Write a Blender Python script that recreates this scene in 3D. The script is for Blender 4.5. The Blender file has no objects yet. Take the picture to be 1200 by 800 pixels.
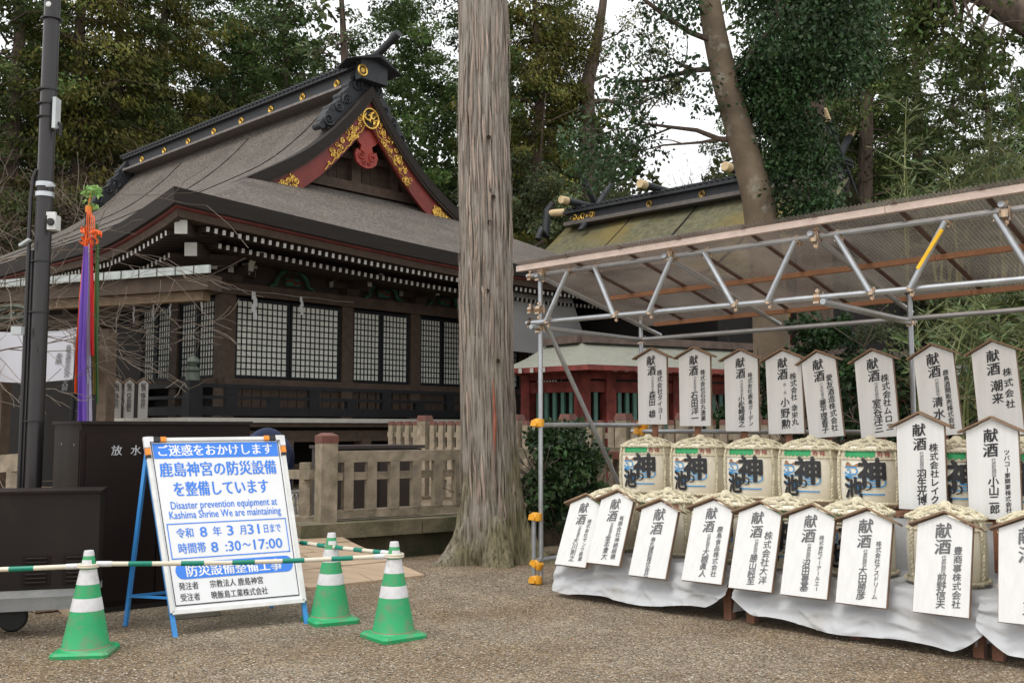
import bpy, math, random
import numpy as np
from mathutils import Vector, Matrix, noise
random.seed(7); R = random.Random(11)
S = bpy.context.scene
COL = S.collection
# ------------------------------------------------------------------ camera
F = 1167.0; TH = math.radians(4.9); CH = 1.55
cam_d = bpy.data.cameras.new('camera'); cam_d.sensor_width = 36; cam_d.lens = F/1200*36
cam_d.clip_start = .1; cam_d.clip_end = 2000
cam = bpy.data.objects.new('camera', cam_d); COL.objects.link(cam)
cam.location = (0, 0, CH); cam.rotation_euler = (math.pi/2+TH, 0, 0); S.camera = cam
# ------------------------------------------------------------------ sky, sun, exposure
W = bpy.data.worlds.new('World'); S.world = W; W.use_nodes = True
nt = W.node_tree; nt.nodes.clear()
sky = nt.nodes.new('ShaderNodeTexSky'); sky.sky_type = 'NISHITA'; sky.sun_disc = False
SUN_EL, SUN_AZ = math.radians(52), math.radians(-40)      # azimuth from +Y towards +X
sky.sun_elevation = SUN_EL; sky.sun_rotation = SUN_AZ; sky.dust_density = 6; sky.air_density = 1.5
cloud = nt.nodes.new('ShaderNodeMixRGB'); cloud.inputs[0].default_value = .86
cloud.inputs[2].default_value = (9.3, 9.35, 9.4, 1)      # even overcast layer in front of the blue
bg = nt.nodes.new('ShaderNodeBackground'); bg.inputs[1].default_value = .125
wo = nt.nodes.new('ShaderNodeOutputWorld')
nt.links.new(sky.outputs[0], cloud.inputs[1]); nt.links.new(cloud.outputs[0], bg.inputs[0]); nt.links.new(bg.outputs[0], wo.inputs[0])
sd = bpy.data.lights.new('sun', 'SUN'); sd.energy = 1.0; sd.angle = math.radians(25); sd.color = (1, .98, .94)
sun = bpy.data.objects.new('sun', sd); COL.objects.link(sun)
dv = Vector((math.sin(-SUN_AZ+math.pi)*math.cos(SUN_EL), math.cos(-SUN_AZ+math.pi)*math.cos(SUN_EL), math.sin(SUN_EL)))
dv = Vector((-.45, -.45, 1)).normalized()
sun.rotation_euler = dv.to_track_quat('Z', 'Y').to_euler(); sun.location = (0, 0, 60)
sky.sun_elevation = math.asin(dv.z); sky.sun_rotation = math.atan2(dv.x, dv.y)
S.view_settings.view_transform = 'Standard'; S.view_settings.look = 'None'
S.view_settings.exposure = .38; S.view_settings.gamma = 1
S.cycles.max_bounces = 6; S.cycles.transparent_max_bounces = 12; S.cycles.use_denoising = True
# ------------------------------------------------------------------ picture-plane geometry used to measure the place
def ray(px, py):
    v = 400-py
    return (px-600)/(F*math.cos(TH)-v*math.sin(TH)), math.tan(TH+math.atan(v/F))
def at(px, py, Y):
    r, t = ray(px, py); return Vector((r*Y, Y, CH+t*Y))
def gnd(px, py, z=0.0):
    r, t = ray(px, py); Y = (z-CH)/t; return Vector((r*Y, Y, z))
# ------------------------------------------------------------------ materials
MATS = {}
def mat(name, col, rough=.7, var=.15, scale=6, bump=0., bscale=40, metal=0., stretch=None, col2=None, c2pos=(.45, .6), c2scale=3, trans=0., spec=.5, attr=False, detail=6):
    if name in MATS: return MATS[name]
    m = bpy.data.materials.new(name); m.use_nodes = True; MATS[name] = m
    n = m.node_tree; N = n.nodes; L = n.links; b = N['Principled BSDF']
    b.inputs['Roughness'].default_value = rough; b.inputs['Metallic'].default_value = metal
    b.inputs['Specular IOR Level'].default_value = spec
    tc = N.new('ShaderNodeTexCoord'); mp = N.new('ShaderNodeMapping'); L.new(tc.outputs['Object'], mp.inputs[0])
    if stretch: mp.inputs['Scale'].default_value = stretch
    nz = N.new('ShaderNodeTexNoise'); nz.inputs['Scale'].default_value = scale; nz.inputs['Detail'].default_value = detail
    L.new(mp.outputs[0], nz.inputs[0])
    rp = N.new('ShaderNodeValToRGB'); L.new(nz.outputs[0], rp.inputs[0])
    lo = [max(0, c*(1-var)) for c in col]; hi = [min(1, c*(1+var)) for c in col]
    rp.color_ramp.elements[0].position = .3; rp.color_ramp.elements[1].position = .7
    rp.color_ramp.elements[0].color = (*lo, 1); rp.color_ramp.elements[1].color = (*hi, 1)
    out = rp.outputs[0]
    if col2:
        n2 = N.new('ShaderNodeTexNoise'); n2.inputs['Scale'].default_value = c2scale; n2.inputs['Detail'].default_value = 8; n2.inputs['Roughness'].default_value = .65
        L.new(tc.outputs['Object'], n2.inputs[0])
        r2 = N.new('ShaderNodeValToRGB'); L.new(n2.outputs[0], r2.inputs[0])
        r2.color_ramp.elements[0].position = c2pos[0]; r2.color_ramp.elements[1].position = c2pos[1]
        mx = N.new('ShaderNodeMixRGB'); L.new(r2.outputs[0], mx.inputs[0]); L.new(out, mx.inputs[1]); mx.inputs[2].default_value = (*col2, 1)
        out = mx.outputs[0]
    if attr:   # each piece's own tone, stored with the mesh
        a = N.new('ShaderNodeAttribute'); a.attribute_name = 'tone'
        mm = N.new('ShaderNodeMixRGB'); mm.blend_type = 'MULTIPLY'; mm.inputs[0].default_value = 1
        L.new(out, mm.inputs[1]); L.new(a.outputs['Color'], mm.inputs[2]); out = mm.outputs[0]
    L.new(out, b.inputs['Base Color'])
    if bump:
        nb = N.new('ShaderNodeTexNoise'); nb.inputs['Scale'].default_value = bscale; nb.inputs['Detail'].default_value = 8
        L.new(mp.outputs[0], nb.inputs[0])
        bp = N.new('ShaderNodeBump'); bp.inputs['Strength'].default_value = min(1, bump); bp.inputs['Distance'].default_value = .02
        L.new(nb.outputs[0], bp.inputs['Height']); L.new(bp.outputs[0], b.inputs['Normal'])
    if trans:
        t = N.new('ShaderNodeBsdfTranslucent'); L.new(out, t.inputs[0])
        ms = N.new('ShaderNodeMixShader'); ms.inputs[0].default_value = trans
        L.new(b.outputs[0], ms.inputs[1]); L.new(t.outputs[0], ms.inputs[2]); L.new(ms.outputs[0], N['Material Output'].inputs[0])
    return m
def wood(name, col, **k):
    k.setdefault('var', .28); k.setdefault('rough', .75); k.setdefault('bump', .35)
    k.setdefault('stretch', (6, 6, 6)); k.setdefault('scale', 1.2); k.setdefault('bscale', 8)
    return mat(name, col, **k)
# ------------------------------------------------------------------ mesh builder
class MB:
    def __init__(s): s.v = []; s.f = []; s.m = []; s.tone = None
    def add(s, vs, fs, mi=0):
        o = len(s.v); s.v += [tuple(v) for v in vs]; s.f += [tuple(i+o for i in f) for f in fs]; s.m += [mi]*len(fs); return s
    def box(s, c, d, rot=None, mi=0, taper=1.0, faces_mi=None):
        x, y, z = d[0]/2, d[1]/2, d[2]/2; c = Vector(c)
        P = [Vector((sx*x*(taper if sz > 0 else 1), sy*y*(taper if sz > 0 else 1), sz*z)) for sz in (-1, 1) for sx, sy in ((-1, -1), (1, -1), (1, 1), (-1, 1))]
        if rot is not None: P = [rot @ p for p in P]
        s.add([c+p for p in P], [(3, 2, 1, 0), (4, 5, 6, 7), (0, 1, 5, 4), (1, 2, 6, 5), (2, 3, 7, 6), (3, 0, 4, 7)], mi)
        if faces_mi:
            for k, v in faces_mi.items(): s.m[-6+k] = v
        return s
    def beam(s, a, b, w, h, mi=0, up=(0, 0, 1)):
        a, b = Vector(a), Vector(b); d = b-a; l = d.length; z = d/l
        x = z.cross(Vector(up)); x = x.normalized() if x.length > 1e-4 else Vector((1, 0, 0)); y = x.cross(z)
        return s.box((a+b)/2, (w, h, l), Matrix((x, y, z)).transposed(), mi)
    def tube(s, pts, r, n=8, caps=True, mi=0, jitter=0):
        pts = [Vector(p) for p in pts]; rs = r if isinstance(r, (list, tuple)) else [r]*len(pts)
        vs = []; fs = []; px = None
        for i, p in enumerate(pts):
            d = (pts[min(i+1, len(pts)-1)]-pts[max(i-1, 0)]); d = d.normalized() if d.length > 1e-9 else Vector((0, 0, 1))
            if px is None: x = d.orthogonal().normalized()
            else:
                x = px-d*px.dot(d); x = x.normalized() if x.length > 1e-6 else d.orthogonal().normalized()
            px = x; y = d.cross(x)
            for k in range(n):
                a = 2*math.pi*k/n; q = rs[i]*(1+(R.uniform(-jitter, jitter) if jitter else 0))
                vs.append(p+x*math.cos(a)*q+y*math.sin(a)*q)
        for i in range(len(pts)-1):
            for k in range(n):
                a, b = i*n+k, i*n+(k+1) % n; fs.append((a, b, b+n, a+n))
        if caps: fs.append(tuple(range(n-1, -1, -1))); fs.append(tuple(range((len(pts)-1)*n, len(pts)*n)))
        return s.add(vs, fs, mi)
    def lathe(s, prof, n=24, c=(0, 0, 0), mi=0, axis='z', caps=True):
        c = Vector(c); vs = []; fs = []
        for r, z in prof:
            for k in range(n):
                a = 2*math.pi*k/n; p = Vector((r*math.cos(a), r*math.sin(a), z))
                if axis == 'y': p = Vector((p.x, p.z, p.y))
                if axis == 'x': p = Vector((p.z, p.x, p.y))
                vs.append(c+p)
        for i in range(len(prof)-1):
            for k in range(n):
                a, b = i*n+k, i*n+(k+1) % n; fs.append((a, b, b+n, a+n))
        if caps: fs.append(tuple(range(n-1, -1, -1))); fs.append(tuple(range((len(prof)-1)*n, len(prof)*n)))
        return s.add(vs, fs, mi)
    def prism(s, poly, fn, t0, t1, mi=0):
        """poly in 2-D, fn(u, v, t) -> 3-D point, between depths t0 and t1"""
        n = len(poly)
        return s.add([fn(u, v, t0) for u, v in poly]+[fn(u, v, t1) for u, v in poly],
                     [tuple(range(n-1, -1, -1)), tuple(range(n, 2*n))]+[(k, (k+1) % n, n+(k+1) % n, n+k) for k in range(n)], mi)
    def grid(s, P, mi=0, flip=False):
        r, c = len(P), len(P[0]); fs = []
        for i in range(r-1):
            for j in range(c-1):
                q = (i*c+j, i*c+j+1, (i+1)*c+j+1, (i+1)*c+j); fs.append(q[::-1] if flip else q)
        return s.add([p for row in P for p in row], fs, mi)
    def mesh(s, name, mats, smooth=False):
        me = bpy.data.meshes.new(name); me.from_pydata([tuple(v) for v in s.v], [], s.f)
        for m in (mats if isinstance(mats, (list, tuple)) else [mats]): me.materials.append(m)
        if any(s.m): me.polygons.foreach_set('material_index', s.m)
        if smooth:
            me.polygons.foreach_set('use_smooth', [True]*len(s.f))
            me.set_sharp_from_angle(angle=math.radians(40))
        me.update(); return me
def put(me, name, parent=None, loc=None, rot=None, label=None):
    o = bpy.data.objects.new(name, me); COL.objects.link(o)
    if parent is not None: o.parent = parent
    if loc is not None: o.location = loc
    if rot is not None: o.rotation_euler = rot
    if label: o['label'] = label
    return o
SPLIT = {'knot', 'red_beam', 'railing_rail', 'gable_frame', 'lintel', 'cross_bar', 'frame', 'steel_band', 'cable_tie', 'bolt_cap', 'screw', 'frame_rail', 'conduit', 'batten',
         'hip_rafter', 'orange_tape', 'black_tape', 'padding', 'black_border', 'rack_frame', 'wire_loop', 'end_sleeve', 'cord', 'painted_bracket', 'pendant_carving', 'verandah_edge', 'blue_print'}
def islands(mb):
    par = list(range(len(mb.v)))
    def find(a):
        while par[a] != a: par[a] = par[par[a]]; a = par[a]
        return a
    for f in mb.f:
        r = find(f[0])
        for i in f[1:]: par[find(i)] = r
    G = {}
    for f, mi in zip(mb.f, mb.m): G.setdefault(find(f[0]), []).append((f, mi))
    for fs in G.values():
        o = MB(); mp = {}
        for f, mi in fs:
            for i in f:
                if i not in mp: mp[i] = len(o.v); o.v.append(mb.v[i])
            o.f.append(tuple(mp[i] for i in f)); o.m.append(mi)
        yield o
def part(mb, name, mats, parent=None, smooth=False, label=None, loc=None, rot=None):
    if name in SPLIT and parent is not None:
        for o in islands(mb): last = put(o.mesh(name, mats, smooth), name, parent, loc, rot, label)
        return last
    return put(mb.mesh(name, mats, smooth), name, parent, loc, rot, label)
def thing(name, label, cat, loc=(0, 0, 0), rz=0, group=None):
    o = bpy.data.objects.new(name, None); COL.objects.link(o); o.location = loc; o.rotation_euler = (0, 0, rz)
    o.empty_display_size = .2; o['label'] = label; o['category'] = cat
    if group: o['group'] = group
    return o
def tag(o, label, cat, group=None):
    o['label'] = label; o['category'] = cat
    if group: o['group'] = group
    return o
def kids(o): return [c for c in COL.objects if c.parent is o]
def dup(o, loc, rz=0, label=None, parent=None):
    c = o.copy(); COL.objects.link(c)
    if parent is None:
        c.location = loc; c.rotation_euler = (0, 0, rz)
        if label: c['label'] = label
    else: c.parent = parent
    for k in CH_OF.get(o.name, None) or kids(o):
        dup(k, None, parent=c)
    return c
CH_OF = {}
def stuff(o): o['kind'] = 'stuff'; return o
def struct(o): o['kind'] = 'structure'; return o
# ------------------------------------------------------------------ lettering as geometry
GL = {}
def glyph(ch, bold=0.0, res=2):
    k = (ch, bold)
    if k in GL: return GL[k]
    c = bpy.data.curves.new('t', 'FONT'); c.body = ch; c.size = 1; c.resolution_u = res; c.offset = bold
    o = bpy.data.objects.new('t', c); m = bpy.data.meshes.new_from_object(o)
    vs = [(v.co.x, v.co.y) for v in m.vertices]; fs = [tuple(p.vertices) for p in m.polygons]
    bpy.data.meshes.remove(m); bpy.data.objects.remove(o); bpy.data.curves.remove(c)
    GL[k] = (vs, fs); return GL[k]
def strokes(mb, vs, fs, fn, b, mi=0, brush=False):
    """one print layer per nib offset, each a hair prouder than the last, so thick strokes stay cleanly filled"""
    if b <= 0: offs = [(0, 0)]
    elif brush: offs = [(-b, b*.75), (0, 0), (b, -b*.75)]
    elif b < .006: offs = [(-b, 0), (b, 0)]
    else: offs = [(0, 0)]+[(b*math.cos(k*math.pi/3), b*math.sin(k*math.pi/3)) for k in range(6)]
    for k, (dx, dy) in enumerate(offs): mb.add([fn(x+dx, y+dy, k*.00022) for x, y in vs], fs, mi)
def letter(mb, ch, cx, cy, size, fn, bold=0.0, rot=0, mi=0, sx=1.0, brush=False):
    vs, fs = glyph(ch)
    if not fs: return
    out = []
    for x, y in vs:
        x, y = (x-.5)*size*sx, (y-.36)*size
        if rot: x, y = y, -x
        if brush: y += .10*x; x += .04*y
        out.append((cx+x, cy+y))
    strokes(mb, out, fs, fn, bold*size, mi, brush)
def column(mb, text, cx, y0, size, step, fn, bold=0.0, mi=0, jit=0.0, brush=False):
    y = y0
    for ch in text:
        if ch != ' ':
            letter(mb, ch, cx+(R.uniform(-jit, jit)*size), y-step*.5, size*(1+R.uniform(-jit, jit)), fn, bold, rot=ch in 'ー〜', mi=mi, brush=brush)
        y -= step if ch != ' ' else step*.6
def line(mb, text, x0, x1, y, h, fn, bold=0.0, mi=0):
    """horizontal text fitted to x0..x1, em height h, centred on y"""
    vs, fs = glyph(text)
    mn = min(v[0] for v in vs); mxx = max(v[0] for v in vs)
    strokes(mb, [(x0+(x-mn)/(mxx-mn)*(x1-x0), y+(yy-.36)*h) for x, yy in vs], fs, fn, bold*h, mi)
# ------------------------------------------------------------------ shared materials
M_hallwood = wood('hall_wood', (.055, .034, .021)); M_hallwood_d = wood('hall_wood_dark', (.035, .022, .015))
M_post = wood('post_wood', (.075, .047, .031)); M_black = mat('black_lacquer', (.009, .010, .012), rough=.6, var=.3, spec=.25)
M_white = mat('white_paint', (.42, .41, .37), rough=.6, var=.1)
M_red = mat('vermilion_red', (.19, .022, .015), rough=.5, var=.15, col2=(.15, .02, .015), c2scale=2)
M_gold = mat('gilt_metal', (.80, .52, .12), rough=.32, metal=.9, var=.25, scale=20)
M_thatch = mat('bark_roof', (.112, .095, .080), rough=.95, var=.75, scale=16, bump=1, bscale=22, stretch=(1, 1, 1), col2=(.065, .055, .045), c2pos=(.46, .78), c2scale=.9, detail=9)
M_thatch_edge = mat('bark_roof_edge', (.021, .016, .0135), rough=.95, var=.35, scale=3, stretch=(.6, .6, 40), bump=.5, bscale=4)
M_void = mat('dark_interior', (.012, .010, .009), rough=.9)  # near-black colour standing in for the shade of unlit interiors
M_paper = mat('window_paper', (.74, .74, .66), rough=.8, var=.12, scale=2)
M_graywood = wood('weathered_wood', (.29, .235, .17), var=.38, col2=(.16, .145, .08), c2pos=(.48, .76), c2scale=3.2)
M_capred = wood('post_cap_copper', (.13, .045, .03), rough=.5)
M_stone = mat('damp_stone', (.16, .135, .085), rough=.9, var=.3, scale=5, bump=.5, bscale=30, col2=(.07, .075, .035), c2pos=(.48, .66), c2scale=2)
M_stone_d = mat('dark_stone', (.075, .06, .035), rough=.95, var=.35, scale=5, bump=.5, bscale=25, col2=(.035, .04, .018), c2pos=(.45, .65), c2scale=2)
M_plank = wood('pale_plank', (.42, .31, .21), var=.16, stretch=(1.2, 9, 6))
M_bark = mat('cedar_bark', (.30, .235, .19), rough=.95, var=.45, scale=2.2, stretch=(9, 9, .7), bump=.9, bscale=3.5, col2=(.12, .09, .07), c2pos=(.5, .68), c2scale=1.6, detail=10)
M_bark_d = mat('dark_bark', (.085, .06, .045), rough=.95, var=.4, scale=2, stretch=(7, 7, .8), bump=.7, bscale=4)
M_bark_l = mat('mottled_bark', (.135, .10, .065), rough=.9, var=.35, scale=2.5, bump=.4, bscale=15, col2=(.28, .26, .21), c2pos=(.56, .7), c2scale=3.0)
M_twig = mat('bare_twigs', (.19, .155, .12), rough=.9, var=.25)
def leafmat(name, col, tr=.25, rough=.6, spec=.4): return mat(name, col, rough=rough, var=.25, scale=.6, trans=tr, attr=True, spec=spec)
M_cedar = leafmat('cedar_leaves', (.060, .083, .024), spec=.15); M_cedar_y = leafmat('cedar_leaves_tipped', (.112, .112, .025), spec=.15)
M_broad = leafmat('broad_leaves', (.060, .095, .026), spec=.2); M_ivy = leafmat('ivy_leaves', (.028, .060, .018), tr=.12, rough=.5, spec=.3)
M_grey = leafmat('greyish_leaves', (.105, .13, .062), spec=.25); M_bamboo = leafmat('bamboo_leaves', (.125, .155, .062))
M_shrub = leafmat('shrub_leaves', (.05, .095, .035), tr=.12, rough=.35); M_twigleaf = leafmat('fine_twigs', (.17, .125, .095), tr=.1, spec=.1)
# ------------------------------------------------------------------ ground
g = MB(); G0 = []
ys = [-3]+[3+.35*i for i in range(40)]+[18, 22, 30, 45, 70, 110, 200, 500]
xs = [-400, -150, -60, -30, -18, -12]+[-9+.35*i for i in range(52)]+[12, 18, 30, 60, 150, 400]
for y in ys:
    row = []
    for x in xs:
        z = .018*noise.noise(Vector((x*.5, y*.5, 0)))+.010*noise.noise(Vector((x*1.9, y*1.9, 4))) if y < 20 and abs(x) < 12 else 0
        row.append((x, y, z))
    G0.append(row)
g.grid(G0, flip=False)
def gravel_material():
    m = bpy.data.materials.new('gravel'); m.use_nodes = True; n = m.node_tree; N = n.nodes; L = n.links; b = N['Principled BSDF']
    b.inputs['Roughness'].default_value = .9; b.inputs['Specular IOR Level'].default_value = .25
    tc = N.new('ShaderNodeTexCoord')
    vo = N.new('ShaderNodeTexVoronoi'); vo.inputs['Scale'].default_value = 75; L.new(tc.outputs['Object'], vo.inputs[0])
    sp = N.new('ShaderNodeSeparateColor'); L.new(vo.outputs['Color'], sp.inputs[0])
    r = N.new('ShaderNodeValToRGB'); L.new(sp.outputs[0], r.inputs[0]); e = r.color_ramp.elements
    e[0].position = 0; e[0].color = (.10, .088, .068, 1); e[1].position = 1; e[1].color = (.48, .41, .305, 1)
    for p, c in ((.25, (.18, .15, .105)), (.5, (.30, .245, .17)), (.62, (.22, .16, .10)), (.8, (.34, .30, .255))):
        q = e.new(p); q.color = (*c, 1)
    nz = N.new('ShaderNodeTexNoise'); nz.inputs['Scale'].default_value = .55; nz.inputs['Detail'].default_value = 6; L.new(tc.outputs['Object'], nz.inputs[0])
    r2 = N.new('ShaderNodeValToRGB'); L.new(nz.outputs[0], r2.inputs[0]); r2.color_ramp.elements[0].position = .42; r2.color_ramp.elements[1].position = .62
    n3 = N.new('ShaderNodeTexNoise'); n3.inputs['Scale'].default_value = 1.7; n3.inputs['Detail'].default_value = 9; n3.inputs['Roughness'].default_value = .7; L.new(tc.outputs['Object'], n3.inputs[0])
    r3 = N.new('ShaderNodeValToRGB'); L.new(n3.outputs[0], r3.inputs[0]); r3.color_ramp.elements[0].position = .35; r3.color_ramp.elements[1].position = .66; r3.color_ramp.elements[0].color = (.76, .75, .74, 1); r3.color_ramp.elements[1].color = (1.12, 1.10, 1.06, 1)
    m3 = N.new('ShaderNodeMixRGB'); m3.blend_type = 'MULTIPLY'; m3.inputs[0].default_value = 1; L.new(r.outputs[0], m3.inputs[1]); L.new(r3.outputs[0], m3.inputs[2]); r = m3
    mx = N.new('ShaderNodeMixRGB'); mx.blend_type = 'MULTIPLY'; mx.inputs[2].default_value = (.80, .69, .55, 1)
    fm = N.new('ShaderNodeMath'); fm.operation = 'MULTIPLY'; fm.inputs[1].default_value = .75; L.new(r2.outputs[0], fm.inputs[0])
    L.new(fm.outputs[0], mx.inputs[0]); L.new(r.outputs[0], mx.inputs[1]); L.new(mx.outputs[0], b.inputs['Base Color'])
    bp = N.new('ShaderNodeBump'); bp.inputs['Distance'].default_value = .012; bp.inputs['Strength'].default_value = .9; bp.invert = True
    L.new(vo.outputs['Distance'], bp.inputs['Height']); L.new(bp.outputs[0], b.inputs['Normal'])
    return m
M_gravel = gravel_material()
struct(part(g, 'ground', M_gravel, smooth=True))
# raised shrine terrace behind the stone footing
TZ = .34
def FL(t, off=0, z=0.0):      # the stone footing line under the wooden fence; t metres from its big post, off behind it
    return Vector((-2.17+.829*t-.559*off, 11.72+.559*t+.829*off, z))
tb = MB(); a, b_ = FL(-.5, .02), FL(9, .02)
tb.prism([(a.x, a.y), (b_.x, b_.y), (30, b_.y+2), (60, 120), (-90, 120), (-30, 14.2), (a.x-1.5, 13.4), (a.x-.6, 12.7)], lambda u, v, t: Vector((u, v, t)), .02, TZ)
struct(part(tb, 'terrace_ground', M_gravel))
# loose pebbles over the near gravel
ico = np.array([(0, 0, 1), (.89, 0, .45), (.28, .85, .45), (-.72, .53, .45), (-.72, -.53, .45), (.28, -.85, .45)]); 
icf = np.array([(0, 1, 2), (0, 2, 3), (0, 3, 4), (0, 4, 5), (0, 5, 1)])
def mesh_np(name, V, Fc, mats, tone=None):
    me = bpy.data.meshes.new(name); n = len(V); k = Fc.shape[1]; f = len(Fc)
    me.vertices.add(n); me.vertices.foreach_set('co', V.astype(np.float32).ravel())
    me.loops.add(f*k); me.loops.foreach_set('vertex_index', Fc.astype(np.int32).ravel())
    me.polygons.add(f); me.polygons.foreach_set('loop_start', np.arange(0, f*k, k, dtype=np.int32))
    try: me.polygons.foreach_set('loop_total', np.full(f, k, dtype=np.int32))
    except Exception: pass
    me.update(calc_edges=True)
    if tone is not None:
        a = me.color_attributes.new('tone', 'FLOAT_COLOR', 'POINT')
        c = np.ones((n, 4), np.float32); c[:, :3] = tone; a.data.foreach_set('color', c.ravel())
    for m in (mats if isinstance(mats, (list, tuple)) else [mats]): me.materials.append(m)
    return me
rg = np.random.default_rng(3)
NP = 42000
Yp = 5.6+rg.random(NP)**1.5*5.2; Xp = (rg.random(NP)*1.16-.58)*Yp
sz = rg.uniform(.0035, .009, NP); ang = rg.uniform(0, 6.28, NP)
pal = np.array([(.14, .12, .10), (.30, .23, .16), (.42, .34, .25), (.24, .19, .14), (.33, .31, .28), (.50, .44, .35), (.26, .16, .10)])
tone = pal[rg.integers(0, len(pal), NP)]*rg.uniform(.8, 1.25, (NP, 1))
st = rg.uniform(.7, 1.5, (NP, 3)); st[:, 2] *= .6
base = ico[None, :, :]*st[:, None, :]*sz[:, None, None]
ca, sa = np.cos(ang)[:, None], np.sin(ang)[:, None]
V = np.empty_like(base); V[:, :, 0] = base[:, :, 0]*ca-base[:, :, 1]*sa+Xp[:, None]; V[:, :, 1] = base[:, :, 0]*sa+base[:, :, 1]*ca+Yp[:, None]
zz = np.array([.018*noise.noise(Vector((x*.5, y*.5, 0)))+.010*noise.noise(Vector((x*1.9, y*1.9, 4))) for x, y in zip(Xp, Yp)])
V[:, :, 2] = base[:, :, 2]+zz[:, None]
Fc = (icf[None]+(np.arange(NP)*6)[:, None, None]).reshape(-1, 3)
M_peb = mat('pebble', (1, 1, 1), rough=.85, var=.02, attr=True, spec=.25)
stuff(put(mesh_np('loose_pebbles', V.reshape(-1, 3), Fc, M_peb, np.repeat(tone, 6, 0)), 'loose_pebbles'))
# ------------------------------------------------------------------ foliage
def leaves(name, C, D, ln, wd, m, tone, flat=None):
    """C centres, D long axes; each leaf is a small folded diamond"""
    n = len(C); C = np.asarray(C, float); D = np.asarray(D, float); D /= np.linalg.norm(D, axis=1, keepdims=True)+1e-9
    rr = rg.normal(size=(n, 3))
    if flat is not None: rr = rr*(1-flat)+np.cross(D, np.array([0, 0, 1.]))*flat*1.5
    Wv = rr-D*(rr*D).sum(1, keepdims=True); Wv /= np.linalg.norm(Wv, axis=1, keepdims=True)+1e-9
    Nn = np.cross(D, Wv)
    k_ = rg.uniform(.5, 1.5, (n, 1)); ln = np.broadcast_to(ln, n)[:, None]*k_; wd = np.broadcast_to(wd, n)[:, None]*k_*rg.uniform(.8, 1.2, (n, 1))
    V = np.stack([C-D*ln*.5, C+Wv*wd*.5+Nn*wd*.15, C+D*ln*.5, C-Wv*wd*.5+Nn*wd*.15], 1).reshape(-1, 3)
    Fc = np.arange(n*4).reshape(n, 4)
    return mesh_np(name, V, Fc, m, np.repeat(np.asarray(tone), 4, 0))
def tones(n, lo=.6, hi=1.5, hue=.12, clump=None):
    k = rg.uniform(lo, hi, (n, 1)) if clump is None else clump
    return np.clip(k*(1+rg.normal(0, hue, (n, 3))*np.array([1.0, .45, .5])), 0, 3)
def limb(mb, p, d, L, r, depth, spread=.6, n=6, out=None, droop=0., kids_=3, rmin=.006, wob=.25):
    pts = [p]; rs = [r]; q = p; dd = d.normalized(); seg = 4
    for i in range(seg):
        dd = (dd+Vector((R.uniform(-wob, wob), R.uniform(-wob, wob), R.uniform(-wob, wob)-droop))).normalized()
        q = q+dd*L/seg; pts.append(q); rs.append(max(rmin, r*(1-.6*(i+1)/seg)))
    mb.tube(pts, rs, n, caps=False)
    if out is not None: out.append((q, dd, depth))
    if depth > 0:
        for k in range(kids_):
            j = R.randint(1, seg); b = pts[j]; ax = Vector((R.gauss(0, 1), R.gauss(0, 1), R.gauss(0, 1))).normalized()
            nd = (dd+ax*spread*1.3).normalized()
            limb(mb, b, nd, L*R.uniform(.55, .8), max(rmin, rs[j]*.7), depth-1, spread, max(3, n-1), out, droop, kids_, rmin, wob)
def cedar(H, h0, wid, nb, m, per=70, drop=.5, ls=.20, name='crown'):
    tr = MB(); tr.tube([(0, 0, 0), (.03*H*.3, 0, H*.3), (0, .02*H, H*.7), (0, 0, H)], [H*.021, H*.017, H*.009, .03], 10)
    C = []; D = []; T = []
    for i in range(nb):
        f = (i+.5)/nb; h = h0+(H-h0)*f; a = i*2.4+R.uniform(-.4, .4)
        Lb = wid*(1-f)**.6*(.65+.35*R.random())*(min(1, .45+f*5)); up = R.uniform(-.1, .25)
        dirv = np.array([math.cos(a), math.sin(a), up])
        e = dirv*Lb; s0 = np.array([0, 0, h]); ef = s0+e+np.array([0, 0, -drop*.4*Lb*.4])
        tr.tube([s0, s0+e*.5+np.array([0, 0, .05*Lb]), ef], [.045+.02*Lb*.3, .03, .012], 4, caps=False)
        nt_ = max(3, int(Lb*2.6))
        for j in range(nt_):
            u = .25+.75*(j+R.random())/nt_; c = s0+(ef-s0)*u+rg.normal(0, .22+.10*Lb*(1-u*.5), 3)*np.array([1, 1, .6])
            k = per; dk = rg.normal(0, 1, (k, 3))
            dd = dirv*[.8, .8, .2]+np.array([0, 0, -drop]); P = c+rg.normal(0, 1, (k, 3))*np.array([.30, .30, .13])*(.7+.3*Lb/3)
            C.append(P); D.append(dd+dk*.45); T.append(tones(k, clump=np.full((k, 1), R.uniform(.45, 1.6))*rg.uniform(.75, 1.25, (k, 1))))
    C = np.concatenate(C); D = np.concatenate(D); T = np.concatenate(T)
    return tr, leaves(name, C, D, ls, ls*.42, m, T, .55)
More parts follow.
